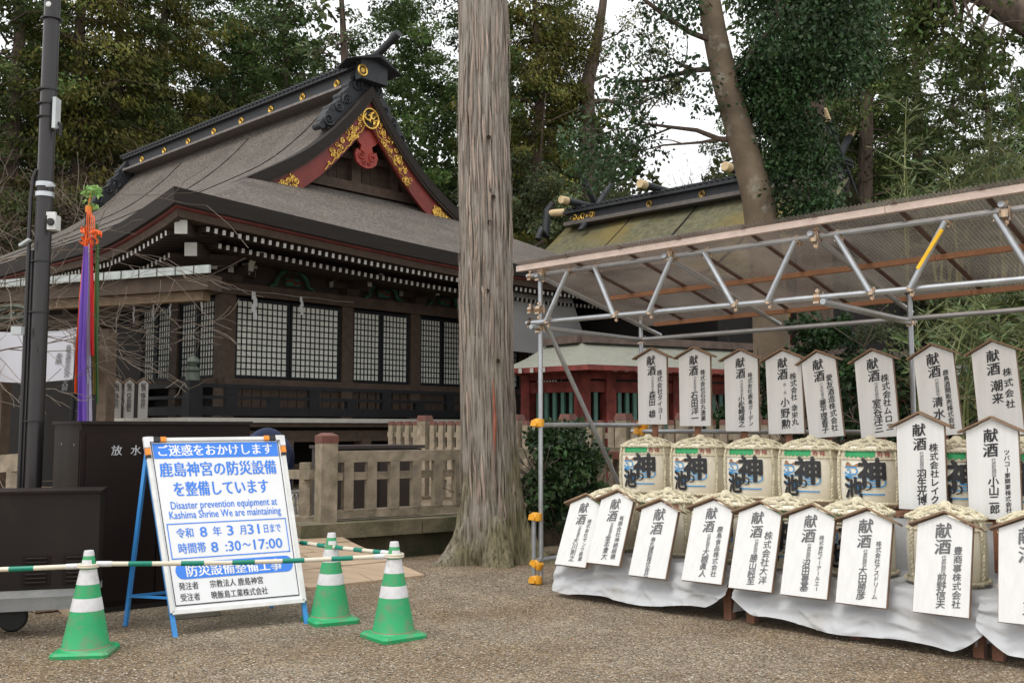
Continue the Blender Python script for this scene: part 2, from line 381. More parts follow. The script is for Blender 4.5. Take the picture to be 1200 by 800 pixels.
def broad(H, h0, wid, nc, m, per=260, ls=.16, name='crown', trunk=True, sq=.55):
    tr = MB(); ends = []
    if trunk:
        tr.tube([(0, 0, 0), (.1, 0, h0*.6), (0, .1, h0+.5)], [H*.022, H*.017, H*.012], 8)
        for k in range(6):
            a = k*1.05+R.random(); limb(tr, Vector((0, .1, h0*R.uniform(.7, 1.05))), Vector((math.cos(a)*.8, math.sin(a)*.8, 1)), H*.34, H*.009, 2, .6, 5, ends, kids_=2, wob=.18)
    C = []; D = []; T = []
    for i in range(nc):
        th = R.uniform(0, 6.28); zf = R.random(); rad = wid*math.sqrt(R.random())*math.sin(math.pi*(.18+.8*zf))**.6
        c = np.array([rad*math.cos(th), rad*math.sin(th), h0+(H-h0)*zf]); cr = R.uniform(.5, 1.0)*wid*.19
        k = per; v = rg.normal(0, 1, (k, 3)); v /= np.linalg.norm(v, axis=1, keepdims=True); v *= rg.uniform(.35, 1, (k, 1))**.5
        P = c+v*cr*np.array([1, 1, sq]); C.append(P); D.append(v+rg.normal(0, .5, (k, 3))+np.array([0, 0, -.3]))
        T.append(tones(k, clump=np.full((k, 1), R.uniform(.45, 1.5))*rg.uniform(.75, 1.3, (k, 1))))
    return tr, leaves(name, np.concatenate(C), np.concatenate(D), ls, ls*.5, m, np.concatenate(T), .5)
def bare(H, wid, n0=7, depth=3, fine=5000, ls=.35):
    tr = MB(); ends = []
    tr.tube([(0, 0, 0), (.1, 0, H*.2), (0, .1, H*.42)], [H*.016, H*.013, H*.009], 7)
    for k in range(n0):
        a = k*6.28/n0+R.random(); limb(tr, Vector((0, .1, H*R.uniform(.18, .42))), Vector((math.cos(a)*.9, math.sin(a)*.9, .9)), H*.30, H*.005, depth, .65, 5, ends, kids_=3, rmin=.006)
    E_ = [e for e in ends if e[2] < 2]; C = []; D = []
    for i in range(fine):
        e = E_[R.randrange(len(E_))]; d = np.array(e[1])+rg.normal(0, .6, 3); C.append(np.array(e[0])+rg.normal(0, .45, 3)); D.append(d)
    return tr, leaves('twigs', C, D, ls, .009, M_twigleaf, tones(fine))
VAR = {
 'cedar':  (cedar(20, 3.5, 4.4, 72, M_cedar, per=95, ls=.17), M_bark_d), 'cedar_y': (cedar(20, 5, 4.2, 66, M_cedar_y, drop=.9, per=95, ls=.17), M_bark_d),
 'cedar_b': (cedar(18, 2.5, 4.8, 66, M_broad, per=100, ls=.16), M_bark_d),
 'sparse': (cedar(19, 4, 3.2, 34, M_grey, per=26, drop=.2, ls=.22), M_bark_d),
 'broad':  (broad(19, 4, 4.6, 150, M_broad, per=300, ls=.13), M_bark_d), 'broad_g': (broad(11, 1, 4.2, 120, M_grey, per=300, ls=.12), M_bark_d),
 'bare':   (bare(12, 4), M_twig), 'bare_g': (bare(15, 4, 9, 3, 7000, .45), M_twig),
}
VM = {k: (v[0][0].mesh('trunk', v[1], smooth=True), v[0][1]) for k, v in VAR.items()}
def tree(kind, px, Y, sc, label, cat='tree', group=None, rz=None, name=None, z=0.3, zs=1.0):
    X = (px-600)/F*Y
    t = thing(name or {'c': 'cedar_tree', 's': 'pine_tree', 'b': 'broadleaf_tree'}[kind[0]] if not kind.startswith('bare') else 'bare_tree', label, cat, (X, Y, z), rz if rz is not None else R.uniform(0, 6.28), group)
    tm, cm = VM[kind]
    o = put(tm, 'trunk', t); o.scale = (sc, sc, sc*zs); c = put(cm, 'twigs' if kind.startswith('bare') else 'crown', t); c.scale = (sc, sc, sc*zs)
    return t
GT = 'trees of the wood behind the shrine'
for a in [
 ('cedar', -8, 42, 1.3, 'dark cedar at the left edge, its trunk hidden behind the black lamp post'),
 ('cedar_y', 84, 44, 1.35, 'cedar with yellowish drooping tips and thick bare trunk right of the lamp post'),
 ('cedar', -90, 46, 1.3, 'dark cedar whose boughs reach in from outside the left edge'),
 ('cedar_y', 185, 50, 1.4, 'yellow tipped cedar high above the left end of the hall ridge'),
 ('cedar_b', 262, 56, 1.35, 'green cedar in the second row above the left half of the hall roof'),
 ('bare', 120, 39.5, 1.25, 'leafless brown twiggy tree between lamp post and hall ridge'),
 ('bare', 205, 42, 1.35, 'leafless grey branched tree just above the hall ridge crests'),
 ('bare', 290, 47, 1.3, 'leafless pale branched tree above the middle of the hall ridge'),
 ('bare', 165, 42, 1.25, 'tall leafless tree with russet twigs behind the far end of the hall ridge'),
 ('bare_g', 335, 52, 1.2, 'tall pale leafless tree left of the thin pine'), ('cedar', 130, 47, 1.3, 'dark cedar standing close beside the yellow tipped one near the lamp post'),
 ('broad', 268, 58, 1.5, 'big far leafy tree over the middle of the hall ridge'), ('cedar_b', 322, 54, 1.5, 'big green cedar right above the last ridge crests'),
 ('bare_g', 60, 46, 1.0, 'tangled leafless tree low behind the lamp post'),
 ('cedar_b', 325, 50, 1.2, 'green cedar left of the thin see-through pine'),
 ('sparse', 388, 44, 1.25, 'thin see-through pine with slim trunk standing against white sky above the roof'),
 ('broad', 458, 50, 1.2, 'full leafy tree directly behind the ridge end finial'),
 ('broad', 520, 46, 1.2, 'tall leafy tree at the left side of the big grey cedar trunk'),
 ('cedar_y', 622, 46, 1.25, 'yellow tipped cedar right of the big grey cedar trunk'),
 ('cedar', 655, 54, 1.25, 'cedar with pale trunk bordering the open patch of sky'),
 ('broad_g', 600, 44, 1.2, 'grey green bushy tree above the right slope of the hall roof'),
 ('broad_g', 680, 50, 1.25, 'grey green bushy tree behind the crossed gable finials'),
 ('bare_g', 775, 52, 1.15, 'pale leafless tree under the open patch of sky'),
 ('bare_g', 830, 56, 1.25, 'pale leafless tree left of the ivy covered trunk'),
 ('broad_g', 750, 60, 1.2, 'distant grey green tree below the open patch of sky'),
 ('cedar', 1015, 32, .95, 'dark cedar right of the ivy covered tree'),
 ('cedar_b', 1085, 36, 1.0, 'dense dark cedar above the middle of the plastic canopy'),
 ('cedar', 1165, 32, .68, 'lower dark cedar under the bright sky at top right'),
 ('cedar_b', 1240, 40, 1.0, 'dark cedar reaching in at the right edge above the canopy'),
 ('cedar', 950, 44, 1.05, 'dark cedar filling the gap behind the ivy'),
 ('broad', 935, 50, 1.1, 'dark leafy tree behind the leaning mottled trunk'),
 ('broad', 575, 58, 1.25, 'leafy tree directly behind the top of the big grey cedar trunk'),
 ('cedar_b', 430, 62, 1.25, 'far green cedar between the thin pine and the ridge finial'),
 ('cedar', 40, 58, 1.35, 'second row dark cedar behind the lamp post'), ('cedar_b', 140, 60, 1.35, 'second row green cedar behind the leafless twiggy tree'),
 ('cedar', 995, 50, 1.15, 'second row dark cedar between ivy tree and canopy end'), ('cedar_b', 1060, 54, 1.2, 'far green cedar high above the canopy middle'),
 ('cedar_b', 1215, 42, .9, 'far cedar under the thick dark bough'),
 ('broad', 225, 62, 1.3, 'far leafy tree above the far end of the hall ridge'), ('broad', 345, 64, 1.2, 'far leafy tree just left of the thin pine'),
 ('broad', 80, 66, 1.3, 'far leafy tree glimpsed between the two cedars nearest the lamp post'), ('cedar_y', 290, 60, 1.3, 'far yellow tipped cedar above the middle ridge crests'),
 ('broad_g', 700, 66, 1.5, 'far grey green tree low in the open patch of sky'),
 ('broad_g', 1130, 24, .62, 'low green tree behind the bamboo'),
]: tree(a[0], a[1], a[2], a[3], a[4], group=GT)
# far wood closing the view
n = 150000; Xf = rg.uniform(-75, 75, n); Yf = 64+rg.uniform(0, 9, n)+rg.normal(0, 1, n)
pxf = 600+F*Xf/Yf
hf = np.where(Xf < 0, 27, 20)+2.5*np.sin(Xf*.35)+1.8*np.sin(Xf*.9+1)+1.2*np.sin(Xf*2.3)
gap = lambda c, w, top: np.where(np.abs(pxf-c) < w*(1+.25*np.sin(Yf*3+Xf)), top+1.2*np.sin(Xf*1.9)+.8*np.sin(Xf*4.1), 99)
for c_, w_, t_ in ((795, 58, 19.5), (398, 22, 22), (1172, 42, 21), (215, 12, 25)): hf = np.minimum(hf, gap(c_, w_, t_))
Zf = hf*rg.random(n)**.75
keep = rg.random(n) < np.where(Zf > hf-5, .55, 1); Xf, Yf, Zf = Xf[keep], Yf[keep], Zf[keep]; n = len(Xf)
tn = tones(n, clump=(.62+.35*np.sin(Xf*1.3+Zf*.8)+.25*np.sin(Zf*2.1+Xf*.5)+.15*np.sin(Xf*3.7-Zf*2.9))[:, None].clip(.22, 1.4))
stuff(put(leaves('far_wood', np.stack([Xf, Yf, Zf], 1), rg.normal(0, 1, (n, 3)), .62, .34, M_cedar, tn), 'far_wood'))
# ================================================================== the prayer hall
RZ = math.atan2(.728, .686)
hall = thing('shrine_hall', 'large dark timber shrine hall with curved bark roof, red and gold gable and lattice windows', 'shrine', (-5.79, 20, 0), RZ)
WX, ZE, RXC = 11.72, 5.13, 5.86
X0, X1, Y0, Y1 = -2.5, WX+2.5, -2.5, 21.0
YV, YB = 2.72, 16.6           # near and far gable verge
hm = lambda d: .46*d+.012*d*d+.13*max(0, d-5.8)**2
hs = lambda d: .405*d+.009*d*d
def inv(f, z):
    a, b = 0., 12.
    for _ in range(40):
        m = (a+b)/2
        if f(m) < z: a = m
        else: b = m
    return a
def lift(x, y):
    dx = min(x-X0, X1-x); dy = min(y-Y0, Y1-y)
    return (.15+.30*max(0, 1-dx/7)**1.3)*max(0, 1-dy/2.9)**1.3
sag = lambda x: 0
def roof_side(sgn):
    P = []; n = 26
    for i in range(n+1):
        d = 8.36*(i/n); z = hm(d)
        ys_ = min(inv(hs, z)+Y0, YV) if z < hs(YV-Y0) else YV
        row = []; m = 34
        for j in range(m+1):
            y = ys_+(min(Y1, 18.6 if z > hs(YV-Y0) else 99, Y1-inv(hs, z))-ys_)*j/m if z < hs(YV-Y0) else ys_+(YB-ys_)*j/m
            x = X0+d if sgn < 0 else X1-d
            row.append((x, y, ZE+z+lift(x, y)*max(0, 1-d/3)))
        P.append(row)
    return P
rb = MB(); rb.grid(roof_side(-1), flip=True); rb.grid(roof_side(1))
P = []
for i in range(19):
    d = 6.0*i/18; z = hs(d); y = Y0+d; xl = inv(hm, z); row = []
    for j in range(49):
        x = X0+xl+(X1-X0-2*xl)*j/48; row.append((x, y, ZE+z+lift(x, y)*max(0, 1-d/3)))
    P.append(row)
rb.grid(P)
part(rb, 'roof', M_thatch, hall, smooth=True)
for y_ in (4.6, 8.4, 12.5):
    m = MB(); m.tube([(X0+d, y_+.02*math.sin(d*3), ZE+hm(d)+.012) for d in [.1+k*.5 for k in range(17)]], .016, 4); part(m, 'roof_wire', M_thatch_edge, hall)
# eave edge: thick bark edge, red strip, fascia
def perim(step=.5):
    out = []
    x = X0
    y = Y1
    while y > Y0: out.append((X0, y)); y -= step
    x = X0
    while x < X1: out.append((x, Y0)); x += step
    y = Y0
    while y < Y1: out.append((X1, y)); y += step
    return out
PER = perim()
def eave_band(prof, name, m, mi=None):
    mb = MB(); P = []
    for o, dz in prof:
        P.append([(min(max(x, X0+o), X1-o), min(max(y, Y0+o), Y1-o), ZE+lift(x, y)+dz) for x, y in PER])
    mb.grid(P, flip=True); return part(mb, name, m, hall, smooth=False)
eave_band([(0, .004), (.02, -.27), (.09, -.28)], 'bark_edge', M_thatch_edge)
eave_band([(.09, -.275), (.095, -.315), (.15, -.34)], 'red_strip', mat('dull_red_paint', (.11, .018, .013), var=.3, scale=3))
eave_band([(.14, -.335), (.16, -.46), (.40, -.47), (2.4, -.28)], 'fascia_board', M_hallwood)
# rafters: two tiers, painted ends
def rafter_mesh(l, w, h, name):
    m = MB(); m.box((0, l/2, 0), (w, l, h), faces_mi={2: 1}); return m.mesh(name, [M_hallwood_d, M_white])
RA = rafter_mesh(1.2, .062, .085, 'flying_rafter'); RB_ = rafter_mesh(1.6, .062, .085, 'base_rafter')
x = X0+.30
while x < X1-.25:
    for me, yy, zz, dz in ((RA, Y0+.22, -.53, .1), (RB_, Y0+.62, -.69, .17)):
        if (yy > Y0+.5 and (x < X0+1.15 or x > X1-1.15)) or x < X0+.66: continue
        o = put(me, me.name, hall, (x, yy, ZE+lift(x, Y0)*.95+zz), (math.atan(.10), 0, 0))
    x += .158
y = Y0+.35
while y < 6.2:
    for me, xx, zz in ((RA, X0+.22, -.53), (RB_, X0+.62, -.69)):
        if (xx > X0+.5 and y < Y0+1.15) or y < Y0+.66: continue
        put(me, me.name, hall, (xx, y, ZE+lift(X0, y)*.95+zz), (math.atan(.10), 0, -math.pi/2))
    y += .158
m = MB(); q = Matrix.Rotation(math.radians(45), 3, 'Z')
m.box((X0+.42+.35, Y0+.42+.35, ZE-.10), (.22, 1.3, .24), Matrix.Rotation(math.radians(-45), 3, 'Z') @ Matrix.Rotation(.08, 3, 'X'), faces_mi={2: 1})
m.box((X0+.85+.35, Y0+.85+.35, ZE-.38), (.22, 1.3, .24), Matrix.Rotation(math.radians(-45), 3, 'Z') @ Matrix.Rotation(.08, 3, 'X'), faces_mi={2: 1})
part(m, 'hip_rafter', [M_hallwood_d, M_white], hall)
# walls and posts
m = MB(); m.box((WX/2+.06, 9, 3.4), (WX-.2, 17.7, 3.3)); part(m, 'dark_backing', M_void, hall)  # solid core coloured near-black to paint in the unlit room behind the windows
PX = [0, 2.96, 4.96, 6.76, 8.76, WX]; PY = [0, 1.81, 3.55, 5.4, 7.4]
def postmesh(w, h): m = MB(); m.box((0, 0, h/2), (w, w, h)); return m.mesh('post', M_post)
pm = postmesh(.30, 3.1)
for x in PX: put(pm, 'post', hall, (x, 0, 1.7))
for y in PY[1:]: put(pm, 'post', hall, (0, y, 1.7))
m = MB(); m.box((WX/2, -.17, 4.33), (WX+.8, .10, .24)); m.box((WX/2, -.16, 2.46), (WX+.2, .12, .13)); part(m, 'lintel', M_post, hall)
m = MB(); m.box((-.17, 2.6, 4.33), (.10, 5.6, .24)); m.box((-.16, 1.8, 2.46), (.12, 3.6, .13)); part(m, 'lintel', M_post, hall)
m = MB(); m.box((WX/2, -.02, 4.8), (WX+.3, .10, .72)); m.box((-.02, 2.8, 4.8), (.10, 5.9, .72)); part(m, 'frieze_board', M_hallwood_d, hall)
# skirting planks below the windows
bm_ = MB(); bm_.box((0, 0, 0), (.205, .03, .62)); pk = bm_.mesh('plank', M_hallwood)
for i in range(len(PX)-1):
    a, b = PX[i]+.16, PX[i+1]-.16; n = int((b-a)/.21)
    for k in range(n): put(pk, 'plank', hall, (a+(k+.5)*(b-a)/n, -.05-.004*(k % 2), 2.08))
# lattice windows
WB, WT = 2.54, 4.17
def window(a, b, side, cells):
    w = b-a; mid = (a+b)/2; h = WT-WB
    f = MB()
    for s in (-1, 1): f.box((s*(w/2-.025), -.03, h/2), (.05, .07, h))
    f.box((0, -.03, .03), (w-.1, .07, .06)); f.box((0, -.03, h-.03), (w-.1, .07, .06))
    loc = (mid, -.04, WB) if side == 0 else (-.04, mid, WB)
    o = part(f, 'window', M_black, hall, loc=loc, rot=(0, 0, 0 if side == 0 else -math.pi/2))
    l = MB()
    for k in range(1, cells): l.box((-w/2+.05+(w-.1)*k/cells, -.028, h/2), (.024, .010, h-.12))
    for k in range(1, 12): l.box((0, -.030, .06+(h-.12)*k/12), (w-.1, .010, .024))
    part(l, 'lattice', M_black, o)
    p = MB(); p.box((0, -.012, h/2), (w-.06, .012, h-.08)); part(p, 'paper', M_paper, o)
for i in range(5):
    a, b = PX[i]+.17, PX[i+1]-.17; c = (a+b)/2; n = 10 if i in (0, 4) else 7
    window(a, c-.01, 0, n); window(c+.01, b, 0, n)
for i in range(2):
    a, b = PY[i]+.17, PY[i+1]-.17; c = (a+b)/2
    window(a, c-.01, 1, 6); window(c+.01, b, 1, 6)
# bracket sets
def bracket(s=1.0):
    m = MB(); w = M_hallwood_d
    m.box((0, -.16, .10), (.30, .30, .14), taper=1.3); m.box((0, -.2, .24), (1.0, .13, .14)); m.box((0, -.45, .24), (.12, .9, .14))
    m.box((0, -.55, .45), (1.15, .13, .13)); m.box((0, -.75, .45), (.12, 1.1, .13))
    for x in (-.45, 0, .45): m.box((x, -.22, .36), (.16, .16, .09)); m.box((x, -.55, .57), (.16, .16, .09))
    e = MB()
    for x in (-1, 1): e.box((x*.505, -.2, .24), (.012, .12, .13)); e.box((x*.58, -.55, .45), (.012, .12, .12))
    e.box((0, -.905, .24), (.11, .012, .13)); e.box((0, -1.306, .45), (.11, .012, .12))
    for x in (-.45, 0, .45): e.box((x, -.305, .375), (.13, .012, .06)); e.box((x, -.635, .585), (.13, .012, .06))
    e.add([(-.07, -.91, .30), (.07, -.91, .30), (.06, -1.02, .44), (-.06, -1.02, .44)], [(0, 1, 2, 3)])
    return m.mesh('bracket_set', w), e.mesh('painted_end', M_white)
bk, be = bracket()
def putb(x, y, rz):
    o = put(bk, 'bracket_set', hall, (x, y, 4.42), (0, 0, rz)); put(be, 'painted_end', o)
for x in PX[1:]: putb(x, 0, 0)
for y in PY[1:4]: putb(0, y, -math.pi/2)
for r in (0, -math.pi/4, -math.pi/2): putb(.0, .0, r)
# frog-leg struts with green carving between the posts
M_green = mat('faded_green_paint', (.02, .095, .055), rough=.7, var=.4, scale=12)
for i in range(5):
    c = (PX[i]+PX[i+1])/2; m = MB()
    for s in (-1, 1):
        m.tube([(c+s*.04, -.16, 4.86), (c+s*.20, -.16, 4.84), (c+s*.36, -.16, 4.68), (c+s*.42, -.16, 4.52), (c+s*.56, -.16, 4.47)], [.05, .05, .045, .04, .03], 6)
    m.box((c, -.15, 4.60), (.34, .05, .16)); o = part(m, 'frog_leg_strut', M_green, hall)
    m = MB(); m.tube([(c-.18, -.2, 4.6), (c-.05, -.2, 4.66), (c+.05, -.2, 4.56), (c+.18, -.2, 4.62)], .02, 5); part(m, 'carving', M_red, o)
# verandah
m = MB(); m.box((WX/2, -.82, 1.60), (WX+3.4, 1.64, .10)); m.box((-.82, 9, 1.60), (1.64, 18, .10)); part(m, 'verandah_floor', M_hallwood, hall)
m = MB(); m.box((WX/2, -1.665, 1.675), (WX+3.45, .06, .085)); m.box((-1.665, 1.0, 1.675), (.06, 5.2, .085)); part(m, 'verandah_edge', M_white, hall)
m = MB(); m.box((WX/2, -1.45, 1.37), (WX+3, .16, .22)); part(m, 'verandah_beam', M_hallwood, hall)
m = MB(); m.box((0, 0, .63), (.24, .24, 1.26)); pm2 = m.mesh('verandah_post', M_post)
for k in range(8): put(pm2, 'verandah_post', hall, (-1.4+k*1.9, -1.45, TZ-.3))
m = MB(); m.box((WX/2, .2, .9), (WX, .1, 1.4)); part(m, 'under_floor_shade', M_void, hall)  # near-black sheet painting in the shade below the verandah floor
m = MB(); m.box((WX/2, -1.2, .75), (WX, .12, .14)); part(m, 'under_floor_rail', M_hallwood, hall)
rl = MB()
for z, h in ((2.30, .07), (2.09, .06), (1.84, .16)): rl.box((WX/2+.3, -1.52, z), (WX+3.3, .08, h)); 
part(rl, 'railing_rail', M_black, hall)
rl = MB()
for z, h in ((2.30, .07), (2.09, .06), (1.84, .16)): rl.box((-1.52, -.55, z), (.08, 1.9, h))
part(rl, 'railing_rail', M_black, hall)
m = MB(); m.box((0, 0, 0), (.24, .10, .22)); rp_ = m.mesh('railing_post', M_black)
m = MB(); m.box((0, 0, 0), (.24, .10, .42)); rp2 = m.mesh('railing_post', M_black)
for k in range(16):
    put(rp2 if k % 2 == 0 else rp_, 'railing_post', hall, (-.75+k*.92, -1.52, 2.06 if k % 2 == 0 else 1.97))
m = MB(); m.box((-1.52, -1.52, 2.02), (.26, .26, .72)); o = part(m, 'corner_post', M_black, hall)
M_bronze = mat('verdigris_bronze', (.10, .12, .095), rough=.6, metal=.3, var=.3, scale=10)
m = MB(); m.lathe([(.125, 2.36), (.125, 2.52), (.10, 2.53), (.13, 2.56), (.13, 2.60), (.06, 2.63), (.07, 2.66), (.12, 2.71), (.10, 2.77), (.03, 2.82), (.0, 2.84)], 18, (-1.52, -1.52, .0), caps=False); part(m, 'onion_finial', M_bronze, o, smooth=True)
# paper streamers and hanging cord
M_shide = mat('streamer_paper', (.72, .73, .74), var=.05)
def shide(x, y, rz, s=1.0):
    m = MB()
    for k in range(4):
        m.add([(-.03+.03*(k % 2), .0, -.1*k), (.04+.03*(k % 2), .01, -.1*k), (.05+.03*(k % 2), 0, -.1*k-.13), (-.02+.03*(k % 2), .015, -.1*k-.13)], [(0, 1, 2, 3)])
    part(m, 'paper_streamer', M_shide, hall, loc=(x, y, 4.30), rot=(0, 0, rz)).scale = (s, s, s)
shide(.45, -.30, 0, 1.3); shide(1.6, -.3, 0, .9)
for y in (.45, 1.75, 2.5, 3.4): shide(-.30, y, -math.pi/2, 1.0)
m = MB(); m.tube([(-.3, -.28, 4.33)]+[(k*.5, -.28, 4.31-.02*(k % 2)) for k in range(7)], .007, 5); m.tube([(-.28, -.3, 4.32), (-.28, 1.7, 4.29), (-.28, 3.6, 4.33)], .007, 5); part(m, 'straw_cord', M_white, hall)
# ---------------------------------------------------- gable
zr = lambda x: ZE+hm(min(x-X0, X1-x))
def strip(mb, x0, x1, top, bot, ya, yb, mi=0, n=30):
    """band following the roof curve, between offsets top and bot under the surface, from ya to yb"""
    for s in range(n):
        a, b = x0+(x1-x0)*s/n, x0+(x1-x0)*(s+1)/n
        P = [(a, zr(a)-top), (b, zr(b)-top), (b, zr(b)-bot), (a, zr(a)-bot)]
        mb.prism(P, lambda u, v, t: (u, t, v), ya, yb, mi)
mb = MB(); xa = X0+4.35; xb = X1-4.35
strip(mb, xa, RXC, -.004, .30, YV-.01, YV+.42); strip(mb, RXC, xb, -.004, .30, YV-.01, YV+.42); part(mb, 'verge_edge', M_thatch_edge, hall)
mb = MB(); strip(mb, xa, RXC, .295, .37, YV+.02, YV+.30); strip(mb, RXC, xb, .295, .37, YV+.02, YV+.30); part(mb, 'verge_trim', M_hallwood_d, hall)
for s, (a, b) in ((-1, (xa, RXC-.002)), (1, (RXC+.002, xb))):
    mb = MB(); strip(mb, a, b, .37, .97, YV+.12, YV+.20); part(mb, 'bargeboard', M_red, hall)
def spiral(mb, c, r, turns, ph, w, y, dirn=1, n=26):
    pts = []
    for i in range(n):
        f = i/(n-1); a = ph+dirn*turns*6.283*f; q = r*(1-f*.88); pts.append((c[0]+q*math.cos(a), y-.02*f, c[1]+q*math.sin(a)))
    mb.tube(pts, [w*(1-.55*i/(n-1)) for i in range(n)], 5)
def goldwork(xs, zs_off, sgn, n, y, dens=1):
    mb = MB()
    for i in range(n):
        f = (i+.5)/n; x = xs[0]+(xs[1]-xs[0])*f
        for k in range(5):
            if R.random() > (1.05-f*.6)*dens: continue
            z = zr(x)-R.uniform(zs_off[0]+.10, zs_off[1]-.12)+R.uniform(-.02, .02)
            r = R.uniform(.05, .10); spiral(mb, (x+R.uniform(-.08, .08), z), r, R.uniform(1.1, 1.8), R.uniform(0, 6), .0145, y, R.choice((-1, 1)))
    return mb
YG = YV+.10
for s in (-1, 1):
    mb = goldwork((RXC+s*.15, RXC+s*1.45), (.36, .97), s, 10, YG, .85); 
    for k in range(7):   # running stems along both edges
        x0_ = RXC+s*(.1+k*.19); mb.tube([(x0_, YG, zr(x0_)-.91), (x0_+s*.1, YG-.02, zr(x0_+s*.1)-.84), (x0_+s*.2, YG, zr(x0_+s*.2)-.91)], .016, 5)
    part(mb, 'gold_scrollwork', M_gold, hall, smooth=True)
    e = RXC+s*2.3; mb = goldwork((e, RXC+s*3.5), (.36, .97), s, 11, YG, 1.3)
    for k in range(8):
        x0_ = e+s*k*.16; mb.tube([(x0_, YG, zr(x0_)-.94), (x0_+s*.08, YG-.02, zr(x0_+s*.08)-.87), (x0_+s*.17, YG, zr(x0_+s*.17)-.94)], .018, 5)
    part(mb, 'gold_scrollwork', M_gold, hall, smooth=True)
cz = zr(RXC)-.86
mb = MB(); mb.tube([(RXC+.27*math.cos(a*.2618), YG-.03, cz+.27*math.sin(a*.2618)) for a in range(25)], .024, 6)
for k in range(3): spiral(mb, (RXC+.09*math.cos(k*2.094+.6), cz+.09*math.sin(k*2.094+.6)), .12, .8, k*2.094+1.5, .036, YG-.04)
part(mb, 'three_comma_crest', M_gold, hall, smooth=True)
m = MB(); m.lathe([(0, -.02), (.25, -.015), (.25, .02), (0, .02)], 24, (RXC, YG+.02, cz), axis='y', caps=False); part(m, 'crest_disc', M_hallwood_d, hall)
# hanging fish pendant below the apex
M_red2 = mat('bright_vermilion', (.30, .035, .022), rough=.5, var=.12)
out = [(0, .62), (.52, .05), (.34, -.12), (.22, -.20), (.26, -.42), (.40, -.35), (.47, -.55), (.40, -.78), (.22, -.90), (0, -.95)]
out = [(u*.82, v*.82) for u, v in out]; out = out+[(-u, v) for u, v in out[-2:0:-1]]
m = MB(); gz = zr(RXC)-1.42
m.prism([(u, v) for u, v in out], lambda u, v, t: (RXC+u, t, gz+v), YV+.22, YV+.30); part(m, 'pendant', M_red2, hall)
m = MB()
for s in (-1, 1): spiral(m, (RXC+s*.19, gz-.45), .13, 1.4, 1.5, .03, YV+.21, s); spiral(m, (RXC+s*.07, gz-.62), .08, 1.2, 1.5, .025, YV+.21, -s)
part(m, 'pendant_carving', M_red2, hall, smooth=True)
# gable wall: vertical boards, beams, king post
yw = YV+.85; zb = ZE+hs(yw-Y0)-.05
x = xa+.2
while x < xb-.2:
    h = zr(x)-.42-zb
    if h > .15:
        m = MB(); m.box((x, yw, zb+h/2), (.27, .04, h)); part(m, 'gable_board', M_hallwood, hall)
    x += .285
m = MB()
m.box((RXC, yw-.12, zb+.16), (4.5, .16, .26)); m.box((RXC, yw-.12, zb+1.25), (.30, .14, 2.0)); m.box((RXC, yw-.13, zb+1.0), (2.3, .12, .20))
for s in (-1, 1):
    m.beam((RXC+s*1.9, yw-.10, zb+.3), (RXC+s*.2, yw-.10, zb+2.1), .10, .22, up=(0, 1, 0)); m.box((RXC+s*1.4, yw-.11, zb+.63), (.2, .12, .66))
part(m, 'gable_frame', M_post, hall)
# ---------------------------------------------------- ridge
zt = zr(RXC)
M_ridge = mat('ridge_black', (.022, .024, .028), rough=.6, var=.3, bump=.2, bscale=20)
m = MB(); m.box((RXC, (YV+.1+YB)/2, zt+.06), (1.0, YB-YV-.5, .07)); part(m, 'ridge_sill', mat('pale_ridge_board', (.16, .14, .13), var=.2), hall)
m = MB(); m.box((RXC, (YV+.1+YB)/2, zt+.30), (.56, YB-YV-.6, .42)); part(m, 'ridge_box', M_ridge, hall)
m = MB(); m.box((RXC, (YV+YB)/2, zt+.53), (.86, YB-YV-.2, .07)); m.box((RXC, (YV+YB)/2, zt+.60), (.62, YB-YV-.1, .09)); part(m, 'ridge_cap', M_ridge, hall)
m = MB(); m.tube([(-.47, 0, -.03), (-.2, 0, .06), (.0, 0, .10), (.2, 0, .06), (.47, 0, -.03)], .055, 6); rt = m.mesh('ridge_tile', M_ridge)
y = YV+.1
while y < YB: put(rt, 'ridge_tile', hall, (RXC, y, zt+.62)); y += .205
cm_ = MB()
cm_.tube([(0, .15*math.cos(a*.5236), .15*math.sin(a*.5236)) for a in range(13)], .025, 5)
for k in range(3): cm_.tube([(-.01, .05*math.cos(k*2.094)+.07*math.cos(k*2.094+j*.6), .05*math.sin(k*2.094)+.07*math.sin(k*2.094+j*.6)) for j in range(5)], [.035, .03, .025, .02, .012], 5)
cme = cm_.mesh('ridge_crest', M_gold, True)
for k in range(8): put(cme, 'ridge_crest', hall, (RXC-.295, YV+1.2+k*1.62, zt+.30)).scale = (1, .68, .68)
# scrolled end ornaments
def scroll_plate(y, s, sc=1.0):
    m = MB(); base = []
    prof = [(0, .78), (.38, .74), (.66, .55), (.78, .36), (1.02, .30), (1.15, .12), (1.45, .10), (1.68, -.02), (1.86, -.20), (1.86, -.42), (1.68, -.50)]
    poly = [(u, v) for u, v in prof]
    up = [(RXC+s*u*sc, zt-.82*u*sc*.92+v*sc+.08) for u, v in prof]
    lo = [(RXC+s*u*sc, zr(RXC+s*u*sc)+.02) for u in (1.60, 1.2, .8, .4, 0)]
    m.prism(up+lo, lambda u, v, t: (u, t, v), y, y+.30)
    for u, v, r in ((.42, .36, .28), (.85, .02, .20), (1.2, -.05, .17), (1.62, -.28, .22)):
        for yy in (y-.02, y+.32): spiral(m, (RXC+s*u*sc, zt-.75*u*sc+v*sc+.02), r*sc, 1.7, R.uniform(0, 6), .06*sc, yy, s)
    for u, v, r in ((.66, .50, .12), (1.02, .28, .12), (1.45, .08, .12), (1.86, -.31, .13)):
        m.lathe([(r*sc, -.16), (r*sc, .18)], 12, (RXC+s*u*sc, y+.15, zt-.75*u*sc+v*sc), axis='y')
    return m
